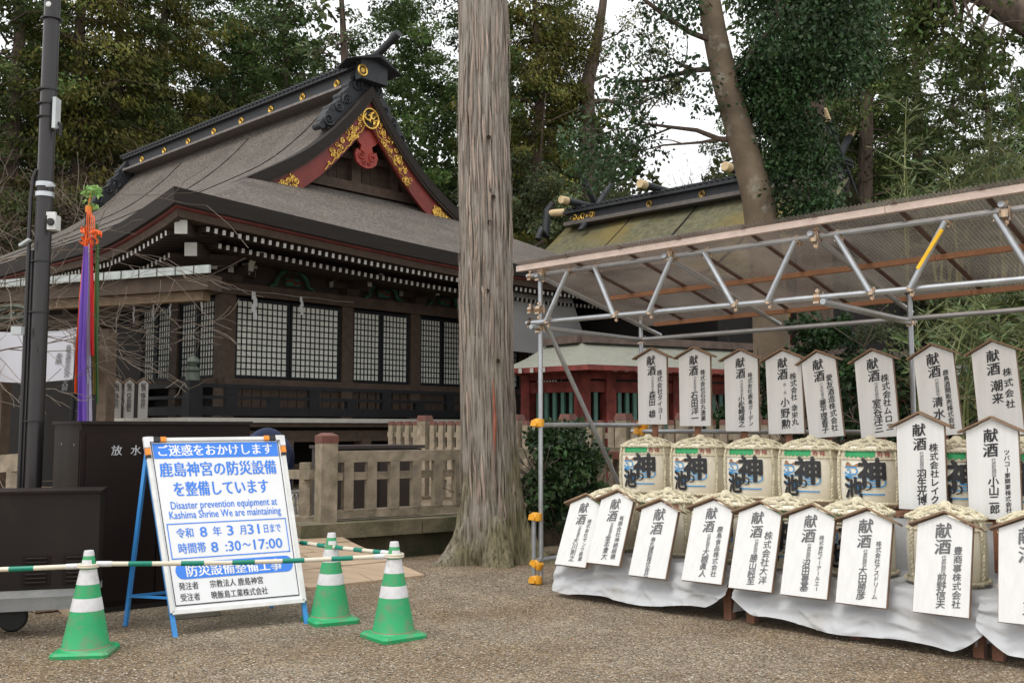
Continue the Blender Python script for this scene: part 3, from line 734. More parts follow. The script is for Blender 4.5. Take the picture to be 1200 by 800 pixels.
for s in (-1, 1): part(scroll_plate(YV+.28, s, .76), 'ridge_end_ornament', M_ridge, hall)
for s in (-1, 1): part(scroll_plate(YB-.25, s, .8), 'ridge_end_ornament', M_ridge, hall)
m = MB()
m.add([(RXC-.95, YV-.12, zt+.50), (RXC, YV-.35, zt+.84), (RXC+.95, YV-.12, zt+.50), (RXC+.75, YV+.6, zt+.52), (RXC, YV+.6, zt+.76), (RXC-.75, YV+.6, zt+.52),
       (RXC-.95, YV-.10, zt+.52), (RXC, YV-.33, zt+.73), (RXC+.95, YV-.10, zt+.52), (RXC+.75, YV+.6, zt+.45), (RXC, YV+.6, zt+.66), (RXC-.75, YV+.6, zt+.45)],
      [(0, 1, 4, 5), (1, 2, 3, 4), (6, 11, 10, 7), (7, 10, 9, 8), (0, 6, 7, 1), (1, 7, 8, 2), (5, 4, 10, 11), (4, 3, 9, 10), (0, 5, 11, 6), (2, 8, 9, 3)])
m.box((RXC, YV+.05, zt+.42), (.9, .25, .6)); part(m, 'ridge_end_cap', M_ridge, hall)
m = MB(); m.tube([(RXC, YV+.25, zt+.76), (RXC, YV-.35, zt+.90), (RXC, YV-1.05, zt+1.20)], [.10, .10, .11], 14); part(m, 'finial_cylinder', M_ridge, hall, smooth=True)
m = MB(); m.tube([(RXC-.42+.14*math.cos(a*.5236), YV-.10, zt+.32+.14*math.sin(a*.5236)) for a in range(13)], .03, 5); m.lathe([(0, 0), (.07, 0)], 8, (RXC-.42, YV-.11, zt+.32), axis='y'); part(m, 'ridge_crest', M_gold, hall, smooth=True)
# grey weather sheet standing under the right eave
pn = thing('weather_panel', 'smooth pale grey protective sheet hung under the hall eave right of the big cedar trunk', 'panel', (-5.79, 20, 0), RZ)
m = MB(); m.prism([(6.3, 3.35), (9.0, 3.3), (9.45, 3.5), (8.75, 4.86), (6.3, 4.86)], lambda u, v, t: (u, t, v), -1.78, -1.74)
part(m, 'sheet', mat('grey_sheet', (.30, .295, .285), rough=.7, var=.08, scale=1.5), pn)
m = MB(); m.box((7.5, -1.70, 4.8), (2.3, .06, .06)); m.box((7.7, -1.70, 3.4), (2.6, .06, .06)); part(m, 'batten', M_post, pn)
# small donor stakes at the verandah corner
M_bwhite = mat('board_white', (.69, .69, .68), rough=.6, var=.05, scale=3, stretch=(9, 9, .8), bump=.12, bscale=5, col2=(.60, .57, .49), c2pos=(.58, .82), c2scale=2.2)
M_ink = mat('ink', (.022, .022, .024), rough=.6, var=.3, scale=60, col2=(.06, .06, .062), c2pos=(.55, .75), c2scale=35); M_ink2 = mat('faded_ink', (.11, .11, .115), rough=.6, var=.25, scale=60, col2=(.22, .22, .225), c2pos=(.5, .75), c2scale=30)
M_brownwood = wood('brown_board_wood', (.22, .14, .085)); M_stake = wood('stake_wood', (.20, .085, .045))
MINI = ['献酒 株式会社', '献酒 株式会社', '献酒 代表取締役', '献酒 株式会社']
mini = ['leftmost of the four small white name stakes beside the purple ribbon', 'second small white name stake from the purple ribbon', 'third small white name stake from the purple ribbon', 'rightmost small white name stake, nearest the hall corner']
for k, (px_, w) in enumerate(((124, .0), (137, 0), (153, 0), (170.5, 0))):
    p = at(px_, 488, 18.6+.0*k); t = thing('name_stake', mini[k], 'name board', (p.x, p.y-.05*k, 1.71), .35, 'small name stakes on the verandah')
    m = MB(); m.prism([(-.085, 0), (.085, 0), (.085, .64), (0, .72), (-.085, .64)], lambda u, v, t_: (u, t_, v), -.03, .03); part(m, 'panel', mat('old_board_white', (.42, .40, .38), var=.1), t)
    m = MB()
    for s in (-1, 1): m.beam((s*.0, 0, .745), (s*.13, 0, .645), .09, .02)
    part(m, 'cap', M_brownwood, t); m = MB(); column(m, MINI[k], 0, .64, .09, .068, lambda u, v, o=0: (u, -.033-o, v), .02); part(m, 'lettering', M_ink, t)
# ---------------------------------------------------- side porch canopy at the left
pa = Vector((-4.80, 15.45, 0)); ang_ = math.atan2(.37, -.93)
porch = thing('porch_roof', 'low porch roof with pale metal edge and tan beam at the left of the hall', 'porch', pa, ang_+math.pi)
# local x runs back towards the right end; the porch extends to -x, its front faces -y
m = MB(); LX = 7.2
P = []
for i in range(7):
    yy = -.12+i*.09; P.append([(-LX*j/24+(.18 if i < 99 else 0), yy, 4.06-.02*max(0, 1-j)+.012*i) for j in range(25)])
m.grid(P[::-1]); m.box((-LX/2+.09, -.13, 3.985), (LX+.19, .05, .125)); part(m, 'metal_roofing', mat('patinated_copper', (.36, .39, .38), rough=.5, var=.2, scale=5, col2=(.20, .30, .27), c2pos=(.6, .75)), porch)
mm_ = MB()
for k in range(20): mm_.box((-.1-k*.36, -.16, 3.985), (.012, .012, .125))
part(mm_, 'roofing_seam', M_hallwood_d, porch)
m = MB(); m.box((-LX/2, .1, 3.80), (LX+.2, .34, .24)); part(m, 'eave_board', M_hallwood, porch)
m = MB(); m.box((-LX/2-.05, .10, 3.60), (LX, .18, .15)); part(m, 'beam', wood('tan_beam_wood', (.115, .075, .04)), porch)
m = MB(); m.box((-LX/2-1.5, .9, 3.42), (LX-2.4, .3, .22)); part(m, 'inner_beam', M_hallwood, porch)
m = MB(); m.box((0, 0, 1.5), (.20, .20, 3.5)); pm3 = m.mesh('post', wood('porch_post_wood', (.10, .068, .045)))
for xx in (-2.35, -4.7, -7.0): put(pm3, 'post', porch, (xx, .45, TZ-.4))
m = MB(); m.box((-6.5, 3.0, 1.9), (5.2, .1, 3.2)); part(m, 'dark_backing', M_void, porch)  # near-black sheet painting in the shade of the open bays
# hanging cloth under the porch
M_cloth = mat('white_cloth', (.46, .46, .50), rough=.85, var=.05, scale=2)
cur = thing('curtain', 'white curtain with black brush writing hanging under the porch behind the ribbons', 'curtain', pa, ang_+math.pi)
P = []
def cf(x, z): return (x, -.02+.05*math.sin(x*3.1+z*1.5)+.03*math.sin(x*7+z*3), z+.03*math.sin(x*2.2))
for i in range(13): P.append([cf(-2.25-j*.11, 3.17-.85*i/12) for j in range(44)])
m = MB(); m.grid(P); part(m, 'cloth', M_cloth, cur, smooth=True)
m = MB(); ff = lambda u, v, o=0: (lambda q: (q[0], q[1]-.02-o, q[2]))(cf(u, v))
for k, tx in enumerate(('奉納 鹿島神宮', '鹿島神宮の宮 大前', '奉納')): column(m, tx, -2.62-k*.17, 3.02-.12*k, .11, .088, ff, .02)
part(m, 'lettering', M_ink2, cur)
# bronze lantern hook at the far left
bl = thing('bronze_lantern', 'verdigris bronze lantern top with curled horns at the left edge', 'lantern', at(-8, 372, 11.5))
m = MB()
for s in (0, .5): 
    pts = [(.30-.30*(1-f)*math.cos(f*7), s*.3-.1, .12*math.sin(f*7)*(1-f)+.03) for f in [i/20 for i in range(21)]]; m.tube(pts, .028, 6)
m.tube([(-.5, 0, .0), (0, 0, -.03), (.35, -.05, .02), (.48, -.05, .12), (.40, -.05, .17)], .035, 7); m.tube([(.3, -.05, -.08), (.45, -.1, -.03), (.5, -.05, .05)], .025, 6)
part(m, 'horn', M_bronze, bl, smooth=True)
m = MB(); m.lathe([(.02, .30), (.06, .22), (.10, .18), (.42, -.05), (.44, -.09), (.25, -.10), (.20, -.55), (.30, -.58), (.30, -.66), (.09, -.72), (.09, -2.3), (.28, -2.45), (.32, -2.78), (0, -2.78)], 8, (-.42, 0, 0), caps=False); part(m, 'lantern_body', M_bronze, bl)
# ================================================================== main sanctuary behind
NX, NY = 10.68, 30.15
san = thing('main_sanctuary', 'mossy roofed main sanctuary with black gold-crested ridge and crossed finials, behind the canopy', 'shrine', (NX, NY, 0), RZ)
M_moss = mat('mossy_bark_roof', (.115, .11, .062), rough=.95, var=.35, scale=5, bump=.9, bscale=16, col2=(.17, .125, .032), c2pos=(.48, .72), c2scale=.5, detail=9)
zn = lambda x: 9.22-(.86*x-.035*x*x)*1.0
m = MB(); m.grid([[(-x, y, zn(x)+.10*math.sin(y*1.7)*.3) for y in [.3+k*.46 for k in range(26)]] for x in [i*.35 for i in range(20)]], flip=True)
m.grid([[(x, y, zn(x)) for y in [.3+k*.46 for k in range(26)]] for x in [i*.35 for i in range(20)]]); part(m, 'roof', M_moss, san, smooth=True)
m = MB()
for y0 in (.3, 11.8):
    for i in range(19):
        a, b = -i*.35, -(i+1)*.35
        m.prism([(a, zn(-a)), (b, zn(-b)), (b, zn(-b)-.4), (a, zn(-a)-.4)], lambda u, v, t: (u, t, v), y0-.02, y0+.02)
m.box((-6.66, 6.05, zn(6.65)-.2), (.06, 11.5, .4)); part(m, 'roof_edge', M_thatch_edge, san)
# dark seams on the roof
m = MB()
for y0 in (2.6, 5.8, 8.6):
    m.tube([(-x, y0, zn(x)+.02) for x in [i*.5 for i in range(13)]], .03, 4)
part(m, 'roof_seam', M_thatch_edge, san)
cme_old = cm_.mesh('ridge_crest', mat('aged_gilt', (.42, .27, .07), rough=.5, metal=.7, var=.3, scale=12), True)
m = MB(); m.box((0, 5.95, 9.27), (1.1, 11.0, .14)); part(m, 'ridge_sill', mat('ridge_wood_grey', (.12, .105, .095)), san)
m = MB(); m.box((0, 5.95, 9.51), (.62, 10.9, .38)); m.box((0, 5.95, 9.73), (.95, 11.2, .10)); m.box((0, 5.95, 9.82), (.7, 11.3, .10)); part(m, 'ridge_box', M_ridge, san)
m = MB(); m.tube([(-.47, 0, -.03), (-.2, 0, .05), (.0, 0, .08), (.2, 0, .05), (.47, 0, -.03)], .055, 5); rt2 = m.mesh('ridge_tile', M_ridge)
for k in range(49): put(rt2, 'ridge_tile', san, (0, .5+k*.225, 9.87))
for y in (10.2, 7.6, 5.4, 3.2, 1.4):
    o = put(cme_old, 'ridge_crest', san, (-.34, y, 9.51)); o.scale = (1, .75, .75)
m = MB()
for k in range(7): spiral(m, (0, 0), .14, 1.2, k, .03, 0)
m = MB()
for k in range(8):
    c = Vector((-.33, 11.2-.13*k, 9.47+.05*math.sin(k*2)))
    m.tube([c+Vector((0, .1*math.cos(a), .1*math.sin(a))) for a in [j*.7+k for j in range(8)]], .025, 5)
part(m, 'gold_scrollwork', M_gold, san)
M_cut = wood('pale_cut_wood', (.62, .47, .27), var=.12)
for y in (10.9, 7.3, 3.9, 1.3):
    m = MB(); m.tube([(-1.0, y, 10.02), (1.0, y, 10.02)], .14, 14); part(m, 'ridge_log', M_ridge, san)
    m = MB(); m.lathe([(.215, -.08), (.225, .0), (.18, .10), (0, .10)], 16, (-1.3, y, 10.09), axis='x', caps=False)
    m = MB(); m.tube([(-1.32, y, 10.02), (-.99, y, 10.02)], .15, 14); part(m, 'ridge_log_tip', M_gold if False else M_cut, san)
for y, L in ((10.3, 1.6), (.6, 1.6)):
    for s in (-1, 1):
        m = MB(); a = Vector((-s*.8, y+s*.1, 8.87)); b = Vector((s*1.0, y+s*.1, 8.87+L*1.25)); m.beam(a, b, .10, .22, up=(0, 1, 0)); part(m, 'crossed_finial', M_ridge, san)
        m = MB(); d = (b-a).normalized(); m.beam(b-d*.02, b+d*.4, .11, .23, up=(0, 1, 0)); part(m, 'finial_tip', M_cut if y < 5 else M_ridge, san)
for s in (-1,):
    m = MB(); m.tube([(-.5, 12.0, 10.2), (-.6, 12.2, 9.9), (-.75, 12.2, 8.87), (-1.0, 12.2, 9.1), (-1.2, 12.2, 8.7)], [.12, .16, .15, .14, .11], 8); part(m, 'ridge_end_ornament', M_ridge, san)
    m = MB(); m.tube([(-.3, 11.6, 9.8), (-.6, 12.2, 9.8)], .14, 12); part(m, 'finial_tip', M_cut, san)
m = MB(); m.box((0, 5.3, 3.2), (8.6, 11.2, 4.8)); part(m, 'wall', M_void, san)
m = MB(); m.box((0, 0, 0), (.2, .2, 4.3)); cpm = m.mesh('column', mat('dark_red_column', (.10, .02, .015)))
for k in range(5): put(cpm, 'column', san, (-4.4, .2+k*2.55, 3.1))
m = MB(); m.box((0, .5, 0), (.09, 1.4, .12), faces_mi={2: 1}); rm = m.mesh('gilt_rafter', [M_hallwood_d, M_gold])
for k in range(50): put(rm, 'gilt_rafter', san, (-6.4, -1.0+k*.26, zn(6.4)-.5), (.2, 0, -math.pi/2))
M_teal = mat('painted_bracket_teal', (.05, .12, .12), var=.5, scale=25, col2=(.5, .33, .06), c2pos=(.5, .56), c2scale=9)
for k in range(5):
    m = MB(); m.box((-4.7, .2+k*2.55, 4.7), (.5, .26, .55)); m.box((-5.0, .2+k*2.55, 5.0), (.7, .2, .25)); part(m, 'painted_bracket', M_teal, san)
# low roof joining hall and sanctuary
lk = thing('linking_roof', 'low dark-eaved linking building with gold rafter tips between the two shrine halls', 'shrine building', at(715, 500, 27), RZ)
m = MB(); m.grid([[(x, y, 3.75+.30*(x+2.5)+.03*(x+2.5)**2) for y in (-4, -2, 0, 2, 4, 6)] for x in [-2.5+k*.4 for k in range(10)]]); part(m, 'roof', M_thatch, lk, smooth=True)
m = MB(); m.box((-2.5, 1, 3.62), (.1, 10, .26)); part(m, 'roof_edge', M_thatch_edge, lk)
for k in range(38): put(rm, 'gilt_rafter', lk, (-2.3, -3.8+k*.26, 3.42), (.2, 0, -math.pi/2))
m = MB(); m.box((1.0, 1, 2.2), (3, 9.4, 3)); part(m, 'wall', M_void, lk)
# ================================================================== red corridor with green slats
C0 = Vector((1.41, 20.0, 0))
M_cred = mat('corridor_red', (.19, .036, .028), rough=.75, var=.45, scale=5, col2=(.10, .03, .024), c2pos=(.5, .75), c2scale=3)
M_slat = mat('green_slat', (.085, .20, .16), rough=.6, var=.15)
M_cedarroof = mat('pale_shingle_roof', (.235, .24, .195), rough=.9, var=.25, scale=6, stretch=(1, 1, 30), bump=.4, bscale=3)
cor = thing('red_corridor', 'red corridor building with green slatted windows and pale shingled roof behind the picket fence', 'corridor', C0, 0)
def wing(ang, L, posts, slat_step, first):
    root = cor; Rm = Matrix.Rotation(ang, 3, 'Z')
    fw = lambda x, y, z: Rm @ Vector((x, y, z))
    side = 1 if first else -1
    def bx(mb, c, d, mi=0): mb.box(fw(*c), d, Rm, mi)
    m = MB(); bx(m, (L/2, side*.0, 2.36), (L, .16, .22)); bx(m, (L/2, 0, .95), (L, .16, .30)); bx(m, (L/2, 0, 2.6), (L, .2, .16)); part(m, 'red_beam', M_cred, root)
    m = MB(); bx(m, (L/2, side*.5, 1.4), (L, .06, 2.2)); part(m, 'dark_backing', M_void, root)
    x = 0
    for x in posts: 
        m = MB(); bx(m, (x, 0, 1.5), (.24, .24, 2.6)); part(m, 'post', M_cred, root)
    for i in range(len(posts)-1):
        a, b = posts[i]+.17, posts[i+1]-.17; n = max(1, int((b-a)/slat_step))
        for k in range(n):
            m = MB(); bx(m, (a+(k+.5)*(b-a)/n, 0, 1.68), (.085, .05, 1.16)); part(m, 'slat', M_slat, root)
    n = int(L/.26)
    for k in range(n):
        m = MB(); c = fw((k+.5)*L/n, -side*.5, 2.66); m.box(c, (.09, 1.0, .09), Rm, 0, faces_mi={2: 1, 4: 1} ); part(m, 'rafter', [M_cred, M_white], root)
ang1 = math.atan2(.47, .88); ang2 = math.atan2(.686, -.728)
wing(ang1, 12.0, [0, .62, 2.3, 4.0, 5.7, 7.4, 9.1, 10.8, 12.0], .175, True)
wing(ang2, 1.55, [.0, 1.45], .20, False)
# roof over both wings, hipped at the corner
d1 = Vector((.88, .47, 0)).normalized(); d2 = Vector((-.728, .686, 0))
def rp(along, d, off, z): # off towards the camera from the wall line
    nrm = Vector((d.y, -d.x, 0)) if d.x > 0 else Vector((-d.y, d.x, 0))
    return C0*0+d*along+nrm*off+Vector((0, 0, z))
ce = Vector((.02, -1.35, 2.72)); cr = Vector((.05, .75, 3.30))   # corner eave and ridge
m = MB()
for d, L in ((d1, 12.4), (d2, 1.65)):
    nrm = Vector((d.y, -d.x, 0)) if d.x > 0 else Vector((-d.y, d.x, 0))
    if nrm.y > 0: nrm = -nrm
    n = 14; rows = []
    for j in range(7):
        f = j/6; row = []
        for i in range(n+1):
            u = i/n
            e = ce.lerp(d*L+nrm*.95+Vector((0, 0, 2.72)), u); r = cr.lerp(d*L-nrm*.75+Vector((0, 0, 3.30)), u)
            p = e.lerp(r, f); p.z -= .10*math.sin(f*math.pi); p.z += .0; row.append(p)
        rows.append(row)
    m.grid(rows, flip=d is d2)
    for i in range(n):
        a, b = rows[0][i], rows[0][i+1]; m.add([a, b, b-Vector((0, 0, .10)), a-Vector((0, 0, .10))], [(0, 1, 2, 3)], 1)
part(m, 'roof', [M_cedarroof, M_cred], cor)
m = MB(); up = Vector((0, 0, .08))
m.beam(cr+up, d1*12.4+Vector((-.3, .66, 3.38)), .30, .16); m.beam(cr+up, d2*1.65+Vector((.55, .5, 3.38)), .30, .16); part(m, 'ridge_board', wood('ridge_board_wood', (.12, .085, .07)), cor)
# ================================================================== wooden fence on its stone footing
def fence_run(root, t0, t1, base=.45):
    m = MB(); ax = Vector((.829, .559, 0))
    P = lambda t, z, o=0: FL(t, o, z)
    part(MB().beam(P(t0, 1.20), P(t1, 1.20), .13, .13), 'top_rail', M_graywood, root)
    part(MB().beam(P(t0, .97), P(t1, .97), .05, .09), 'middle_rail', M_graywood, root)
    part(MB().beam(P(t0, .53), P(t1, .53), .11, .10), 'bottom_rail', M_graywood, root)
    Rm = Matrix.Rotation(math.atan2(.559, .829), 3, 'Z'); mm = MB(); mm.box((0, 0, 0), (.12, .085, .60), Rm); me = mm.mesh('baluster', M_graywood)
    n = int((t1-t0)/.285)
    for k in range(n): put(me, 'baluster', root, P(t0+(k+.5)*(t1-t0)/n, .87, -.02))
fen = thing('wooden_fence', 'weathered wooden fence with square balusters on the stone footing, running behind the big trunk', 'fence')
fence_run(fen, .11, 3.45); fence_run(fen, 3.65, 7.0)
def bigpost(root, p, h=1.0, w=.2, z0=.45):
    Rm = Matrix.Rotation(math.atan2(.559, .829), 3, 'Z')
    m = MB(); m.box((p[0], p[1], z0+h/2-.04), (w, w, h-.08), Rm); o = part(m, 'post', M_graywood, root)
    m = MB(); m.box((p[0], p[1], z0+h-.045), (w*1.06, w*1.06, .085), Rm); m.box((p[0], p[1], z0+h+.015), (w*1.06, w*1.06, .035), Rm, taper=.45); part(m, 'post_cap', M_capred, o)
bigpost(fen, FL(0)); bigpost(fen, FL(3.55)); bigpost(fen, FL(7.1))
# gate side: small post and low rail left of the big post
gt = thing('low_rail', 'short low rail with a small square post just left of the big capped fence post', 'rail')
m = MB(); m.box(at(358, 575, 12.1)+Vector((0, 0, -.1)), (.13, .13, .88)); part(m, 'post', M_graywood, gt)
p1, p2 = at(366, 556, 11.9), at(325, 555, 13.0); m = MB(); m.beam(p1, p2, .09, .11); part(m, 'rail', M_graywood, gt)
a = at(358, 612, 12.1); m = MB(); m.box(a, (.34, .30, .16)); part(m, 'foot', M_graywood, gt)
# left fence piece behind the cabinets
lf = thing('wooden_fence', 'piece of weathered wooden fence left of the black lamp post, behind the small cabinet', 'fence')
a, b = at(-70, 545, 10.2), at(29, 541, 9.9); part(MB().beam(a-Vector((0, 0, .03)), b, .14, .17), 'top_rail', M_graywood, lf)
part(MB().beam(a-Vector((0, 0, .45)), b-Vector((0, 0, .42)), .08, .12), 'middle_rail', M_graywood, lf)
for k in range(3):
    q = b.lerp(a, .08+.42*k); part(MB().box((q.x, q.y, .62), (.16, .12, 1.05)), 'post', M_graywood, lf)
# stone footing: coping stones over wall blocks
ft = thing('stone_footing', 'long damp stone footing wall with coping stones under the wooden fence', 'stone wall')
Rm = Matrix.Rotation(math.atan2(.559, .829), 3, 'Z')
t = -.42; k = 0
while t < 8:
    L = [1.55, 1.3, 1.7][k % 3]; c = FL(t+L/2, -.05, .365); m = MB(); m.box(c, (L-.012, .46, .17), Rm); part(m, 'coping_stone', M_stone, ft); t += L; k += 1
t = -.35; k = 0
while t < 8:
    L = [1.15, 1.35, 1.0, 1.25][k % 4]; c = FL(t+L/2, .03+.008*(k % 2), .125); m = MB(); m.box(c, (L-.014, .40, .31), Rm); part(m, 'stone', M_stone_d, ft); t += L; k += 1
# pale plank ramp
rmp = thing('plank_ramp', 'pale plank ramp rising to the terrace behind the signboard and cones', 'ramp')
Q0, dU, dV = Vector((-.90, 10.50, .02)), Vector((-.78, -.62, 0)), Vector((-.70, .70, .185))
cols = [0, .62, 1.35, 2.0, 2.8, 3.5]
for r_ in range(7):
    off = .18*(r_ % 2)
    for c_ in range(5):
        a = cols[c_]+(off if c_ else 0); b = cols[c_+1]+off; 
        x0_, x1_ = a+.006, b-.006; y0_, y1_ = r_*.262+.006, (r_+1)*.262-.006
        nz_ = R.uniform(-.004, .004); P4 = [Q0+dU*x+dV*y+Vector((0, 0, nz_)) for x, y in ((x0_, y0_), (x1_, y0_), (x1_, y1_), (x0_, y1_))]
        m = MB(); m.add(P4+[p-Vector((0, 0, .05)) for p in P4], [(0, 3, 2, 1), (4, 5, 6, 7), (0, 1, 5, 4), (1, 2, 6, 5), (2, 3, 7, 6), (3, 0, 4, 7)]); part(m, 'plank', M_plank, rmp)
m = MB(); P4 = [Q0+dU*x+dV*y-Vector((0, 0, .052)) for x, y in ((0.01, .01), (3.5, .01), (3.5, 1.83), (.01, 1.83))]; m.add(P4+[Vector((p.x, p.y, -.03)) for p in P4], [(0, 3, 2, 1), (4, 5, 6, 7), (0, 1, 5, 4), (1, 2, 6, 5), (2, 3, 7, 6), (3, 0, 4, 7)]); part(m, 'ramp_base', M_hallwood, rmp)
# picket fence with red caps further back
pf = thing('picket_fence', 'slender picket fence with dark red caps between the wooden fence and the red corridor', 'fence')
PA, PD = Vector((-2.1, 17.5, 0)), Vector((.775, -.632, 0)); Rp = Matrix.Rotation(math.atan2(-.632, .775), 3, 'Z')
m = MB(); m.box((0, 0, .59), (.105, .08, 1.18), Rp); pmsh = m.mesh('picket', M_graywood); m = MB(); m.box((0, 0, 1.215), (.115, .09, .065), Rp, taper=.8); pcap = m.mesh('picket_cap', M_capred)
m = MB(); m.box((0, 0, .63), (.19, .19, 1.26), Rp); pmb = m.mesh('fence_post', M_graywood); m = MB(); m.box((0, 0, 1.30), (.21, .21, .09), Rp, taper=.8); pcb = m.mesh('picket_cap', M_capred)
for k in range(36):
    q = PA+PD*(k*.2)+Vector((0, 0, TZ+.06)); big = k % 5 == 4
    o = put(pmb if big else pmsh, 'fence_post' if big else 'picket', pf, q); put(pcb if big else pcap, 'picket_cap', o)
for z in (1.42, 1.17, .72): part(MB().beam(PA+PD*-.1+Vector((0, .03, z)), PA+PD*7.2+Vector((0, .03, z)), .04, .085), 'rail', M_graywood, pf)
part(MB().beam(PA+PD*3.4+Vector((-.3, -.4, 1.16)), PA+PD*7.4+Vector((-.3, -.4, 1.16)), .3, .10), 'ledge', M_capred, pf)
# dark steel box behind the fence
bxm = thing('steel_box', 'dark brown steel box standing behind the balusters of the wooden fence', 'cabinet', (0, 0, 0))
M_brownsteel = mat('dark_brown_steel', (.042, .032, .030), rough=.42, var=.12, scale=3)
c = at(430, 560, 13.6); Rb_ = Matrix.Rotation(math.radians(34), 3, 'Z')
m = MB(); m.box((c.x, c.y, .80), (1.30, .7, .92), Rb_); part(m, 'body', M_brownsteel, bxm)
m = MB(); m.box((c.x, c.y, 1.285), (1.36, .76, .04), Rb_); part(m, 'lid', M_brownsteel, bxm)
m = MB(); q = Rb_ @ Vector((0, -.356, 0)); m.box((c.x+q.x, c.y+q.y, .8), (.012, .012, .9), Rb_); part(m, 'door_gap', M_void, bxm)
# ================================================================== the big cedar trunk
bt = thing('cedar_tree', 'huge straight cedar trunk with grey stringy bark and flared mossy roots at the picture centre', 'tree', (-.235, 11.62, 0))
P = []; NA, NH = 150, 150; Ht = 8.5
for i in range(NH+1):
    f = i/NH; z = -.05+Ht*f**1.25; row = []
    ax_ = Vector((-.022*z-.004*z*math.sin(z*.8)+.010*math.sin(z*2.1), .01*z, 0))
    for k in range(NA):
        a = 2*math.pi*k/NA
        r = .330-.0030*z
        fl = max(0, 1-z/1.6)
        r += .05*fl**1.2+.34*fl**5*(.5+.5*math.cos(5*a+.6+.5*math.sin(a*2)))**1.5+.07*fl**2*math.cos(3*a+1)
        nv = noise.noise(Vector((math.cos(a)*2.2, math.sin(a)*2.2, z*.22)))*.018
        rd = abs(noise.noise(Vector((math.cos(a+z*.03)*8, math.sin(a+z*.03)*8, z*.28+3))))*-.060+abs(noise.noise(Vector((math.cos(a)*19, math.sin(a)*19, z*1.3))))*-.026
        r += nv+rd+.012*fl*noise.noise(Vector((math.cos(a)*4, math.sin(a)*4, z*5)))*4
        row.append((ax_.x+r*math.cos(a), ax_.y+r*math.sin(a), z))
    row.append(row[0]); P.append(row)
m = MB(); m.grid(P)
m_tr = m
def trunk_material():
    m = bpy.data.materials.new('old_cedar_bark'); m.use_nodes = True; n = m.node_tree; N = n.nodes; L = n.links; b = N['Principled BSDF']
    b.inputs['Roughness'].default_value = .95; b.inputs['Specular IOR Level'].default_value = .2
    tc = N.new('ShaderNodeTexCoord'); mp = N.new('ShaderNodeMapping'); mp.inputs['Scale'].default_value = (30, 30, 1.7); L.new(tc.outputs['Object'], mp.inputs[0])
    nz = N.new('ShaderNodeTexNoise'); nz.inputs['Scale'].default_value = 1.3; nz.inputs['Detail'].default_value = 12; nz.inputs['Roughness'].default_value = .62; L.new(mp.outputs[0], nz.inputs[0])
    r = N.new('ShaderNodeValToRGB'); L.new(nz.outputs[0], r.inputs[0]); e = r.color_ramp.elements
    e[0].position = .30; e[0].color = (.070, .052, .042, 1); e[1].position = .72; e[1].color = (.40, .36, .315, 1)
    q = e.new(.41); q.color = (.165, .145, .12, 1); q = e.new(.50); q.color = (.29, .255, .218, 1)
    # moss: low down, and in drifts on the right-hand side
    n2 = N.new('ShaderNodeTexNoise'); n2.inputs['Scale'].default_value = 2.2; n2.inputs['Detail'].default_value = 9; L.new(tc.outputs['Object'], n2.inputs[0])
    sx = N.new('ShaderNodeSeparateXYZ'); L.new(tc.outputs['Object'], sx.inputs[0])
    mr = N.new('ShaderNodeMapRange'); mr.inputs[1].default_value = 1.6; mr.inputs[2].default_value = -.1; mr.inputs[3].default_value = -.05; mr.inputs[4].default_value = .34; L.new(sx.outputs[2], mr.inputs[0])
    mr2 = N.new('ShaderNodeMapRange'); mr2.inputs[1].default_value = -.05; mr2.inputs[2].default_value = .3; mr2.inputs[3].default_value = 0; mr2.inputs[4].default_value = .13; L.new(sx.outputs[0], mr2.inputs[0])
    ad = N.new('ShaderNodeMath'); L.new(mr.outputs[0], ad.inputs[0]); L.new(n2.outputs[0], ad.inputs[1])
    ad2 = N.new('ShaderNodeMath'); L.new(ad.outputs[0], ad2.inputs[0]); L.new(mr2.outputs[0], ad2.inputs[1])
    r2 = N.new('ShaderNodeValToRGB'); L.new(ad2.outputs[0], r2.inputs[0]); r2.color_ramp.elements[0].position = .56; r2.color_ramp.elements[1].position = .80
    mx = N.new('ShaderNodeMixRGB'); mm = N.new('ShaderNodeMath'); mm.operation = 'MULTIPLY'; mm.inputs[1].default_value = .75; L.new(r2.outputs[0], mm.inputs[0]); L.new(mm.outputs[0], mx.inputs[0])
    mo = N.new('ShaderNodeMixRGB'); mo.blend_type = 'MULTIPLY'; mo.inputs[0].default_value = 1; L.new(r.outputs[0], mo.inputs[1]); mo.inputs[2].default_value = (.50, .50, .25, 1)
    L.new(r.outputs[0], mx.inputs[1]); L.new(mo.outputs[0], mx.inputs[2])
    L.new(mx.outputs[0], b.inputs['Base Color'])
    bp = N.new('ShaderNodeBump'); bp.inputs['Distance'].default_value = .03; bp.inputs['Strength'].default_value = .9; L.new(nz.outputs[0], bp.inputs['Height']); L.new(bp.outputs[0], b.inputs['Normal'])
    return m
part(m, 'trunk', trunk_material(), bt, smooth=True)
m = MB()    # lifting strips of bark
for k in range(260):
    z = R.uniform(.4, 7.2); a = R.uniform(-3.14, .1); L_ = R.uniform(.12, .7); w = R.uniform(.006, .016)
    r0 = .338-.0022*z+.05*max(0, 1-z/1.6)**1.2-.012; P = []
    for i in range(6):
        f = i/5; zz_ = z+L_*f; rr_ = r0-.0022*L_*f+.012*math.sin(f*math.pi)+(.014*(f-.8) if f > .8 else 0); aa = a+.02*math.sin(f*4+k)
        ax_ = Vector((-.022*zz_-.004*zz_*math.sin(zz_*.8)+.010*math.sin(zz_*2.1), .01*zz_, 0)); ww = w*math.sin(math.pi*(.12+.8*f))
        P.append([ax_+Vector(((rr_+.0*q)*math.cos(aa+q*ww/.33), (rr_)*math.sin(aa+q*ww/.33), zz_)) for q in (-1, 0, 1)])
    m.grid(P, flip=True)
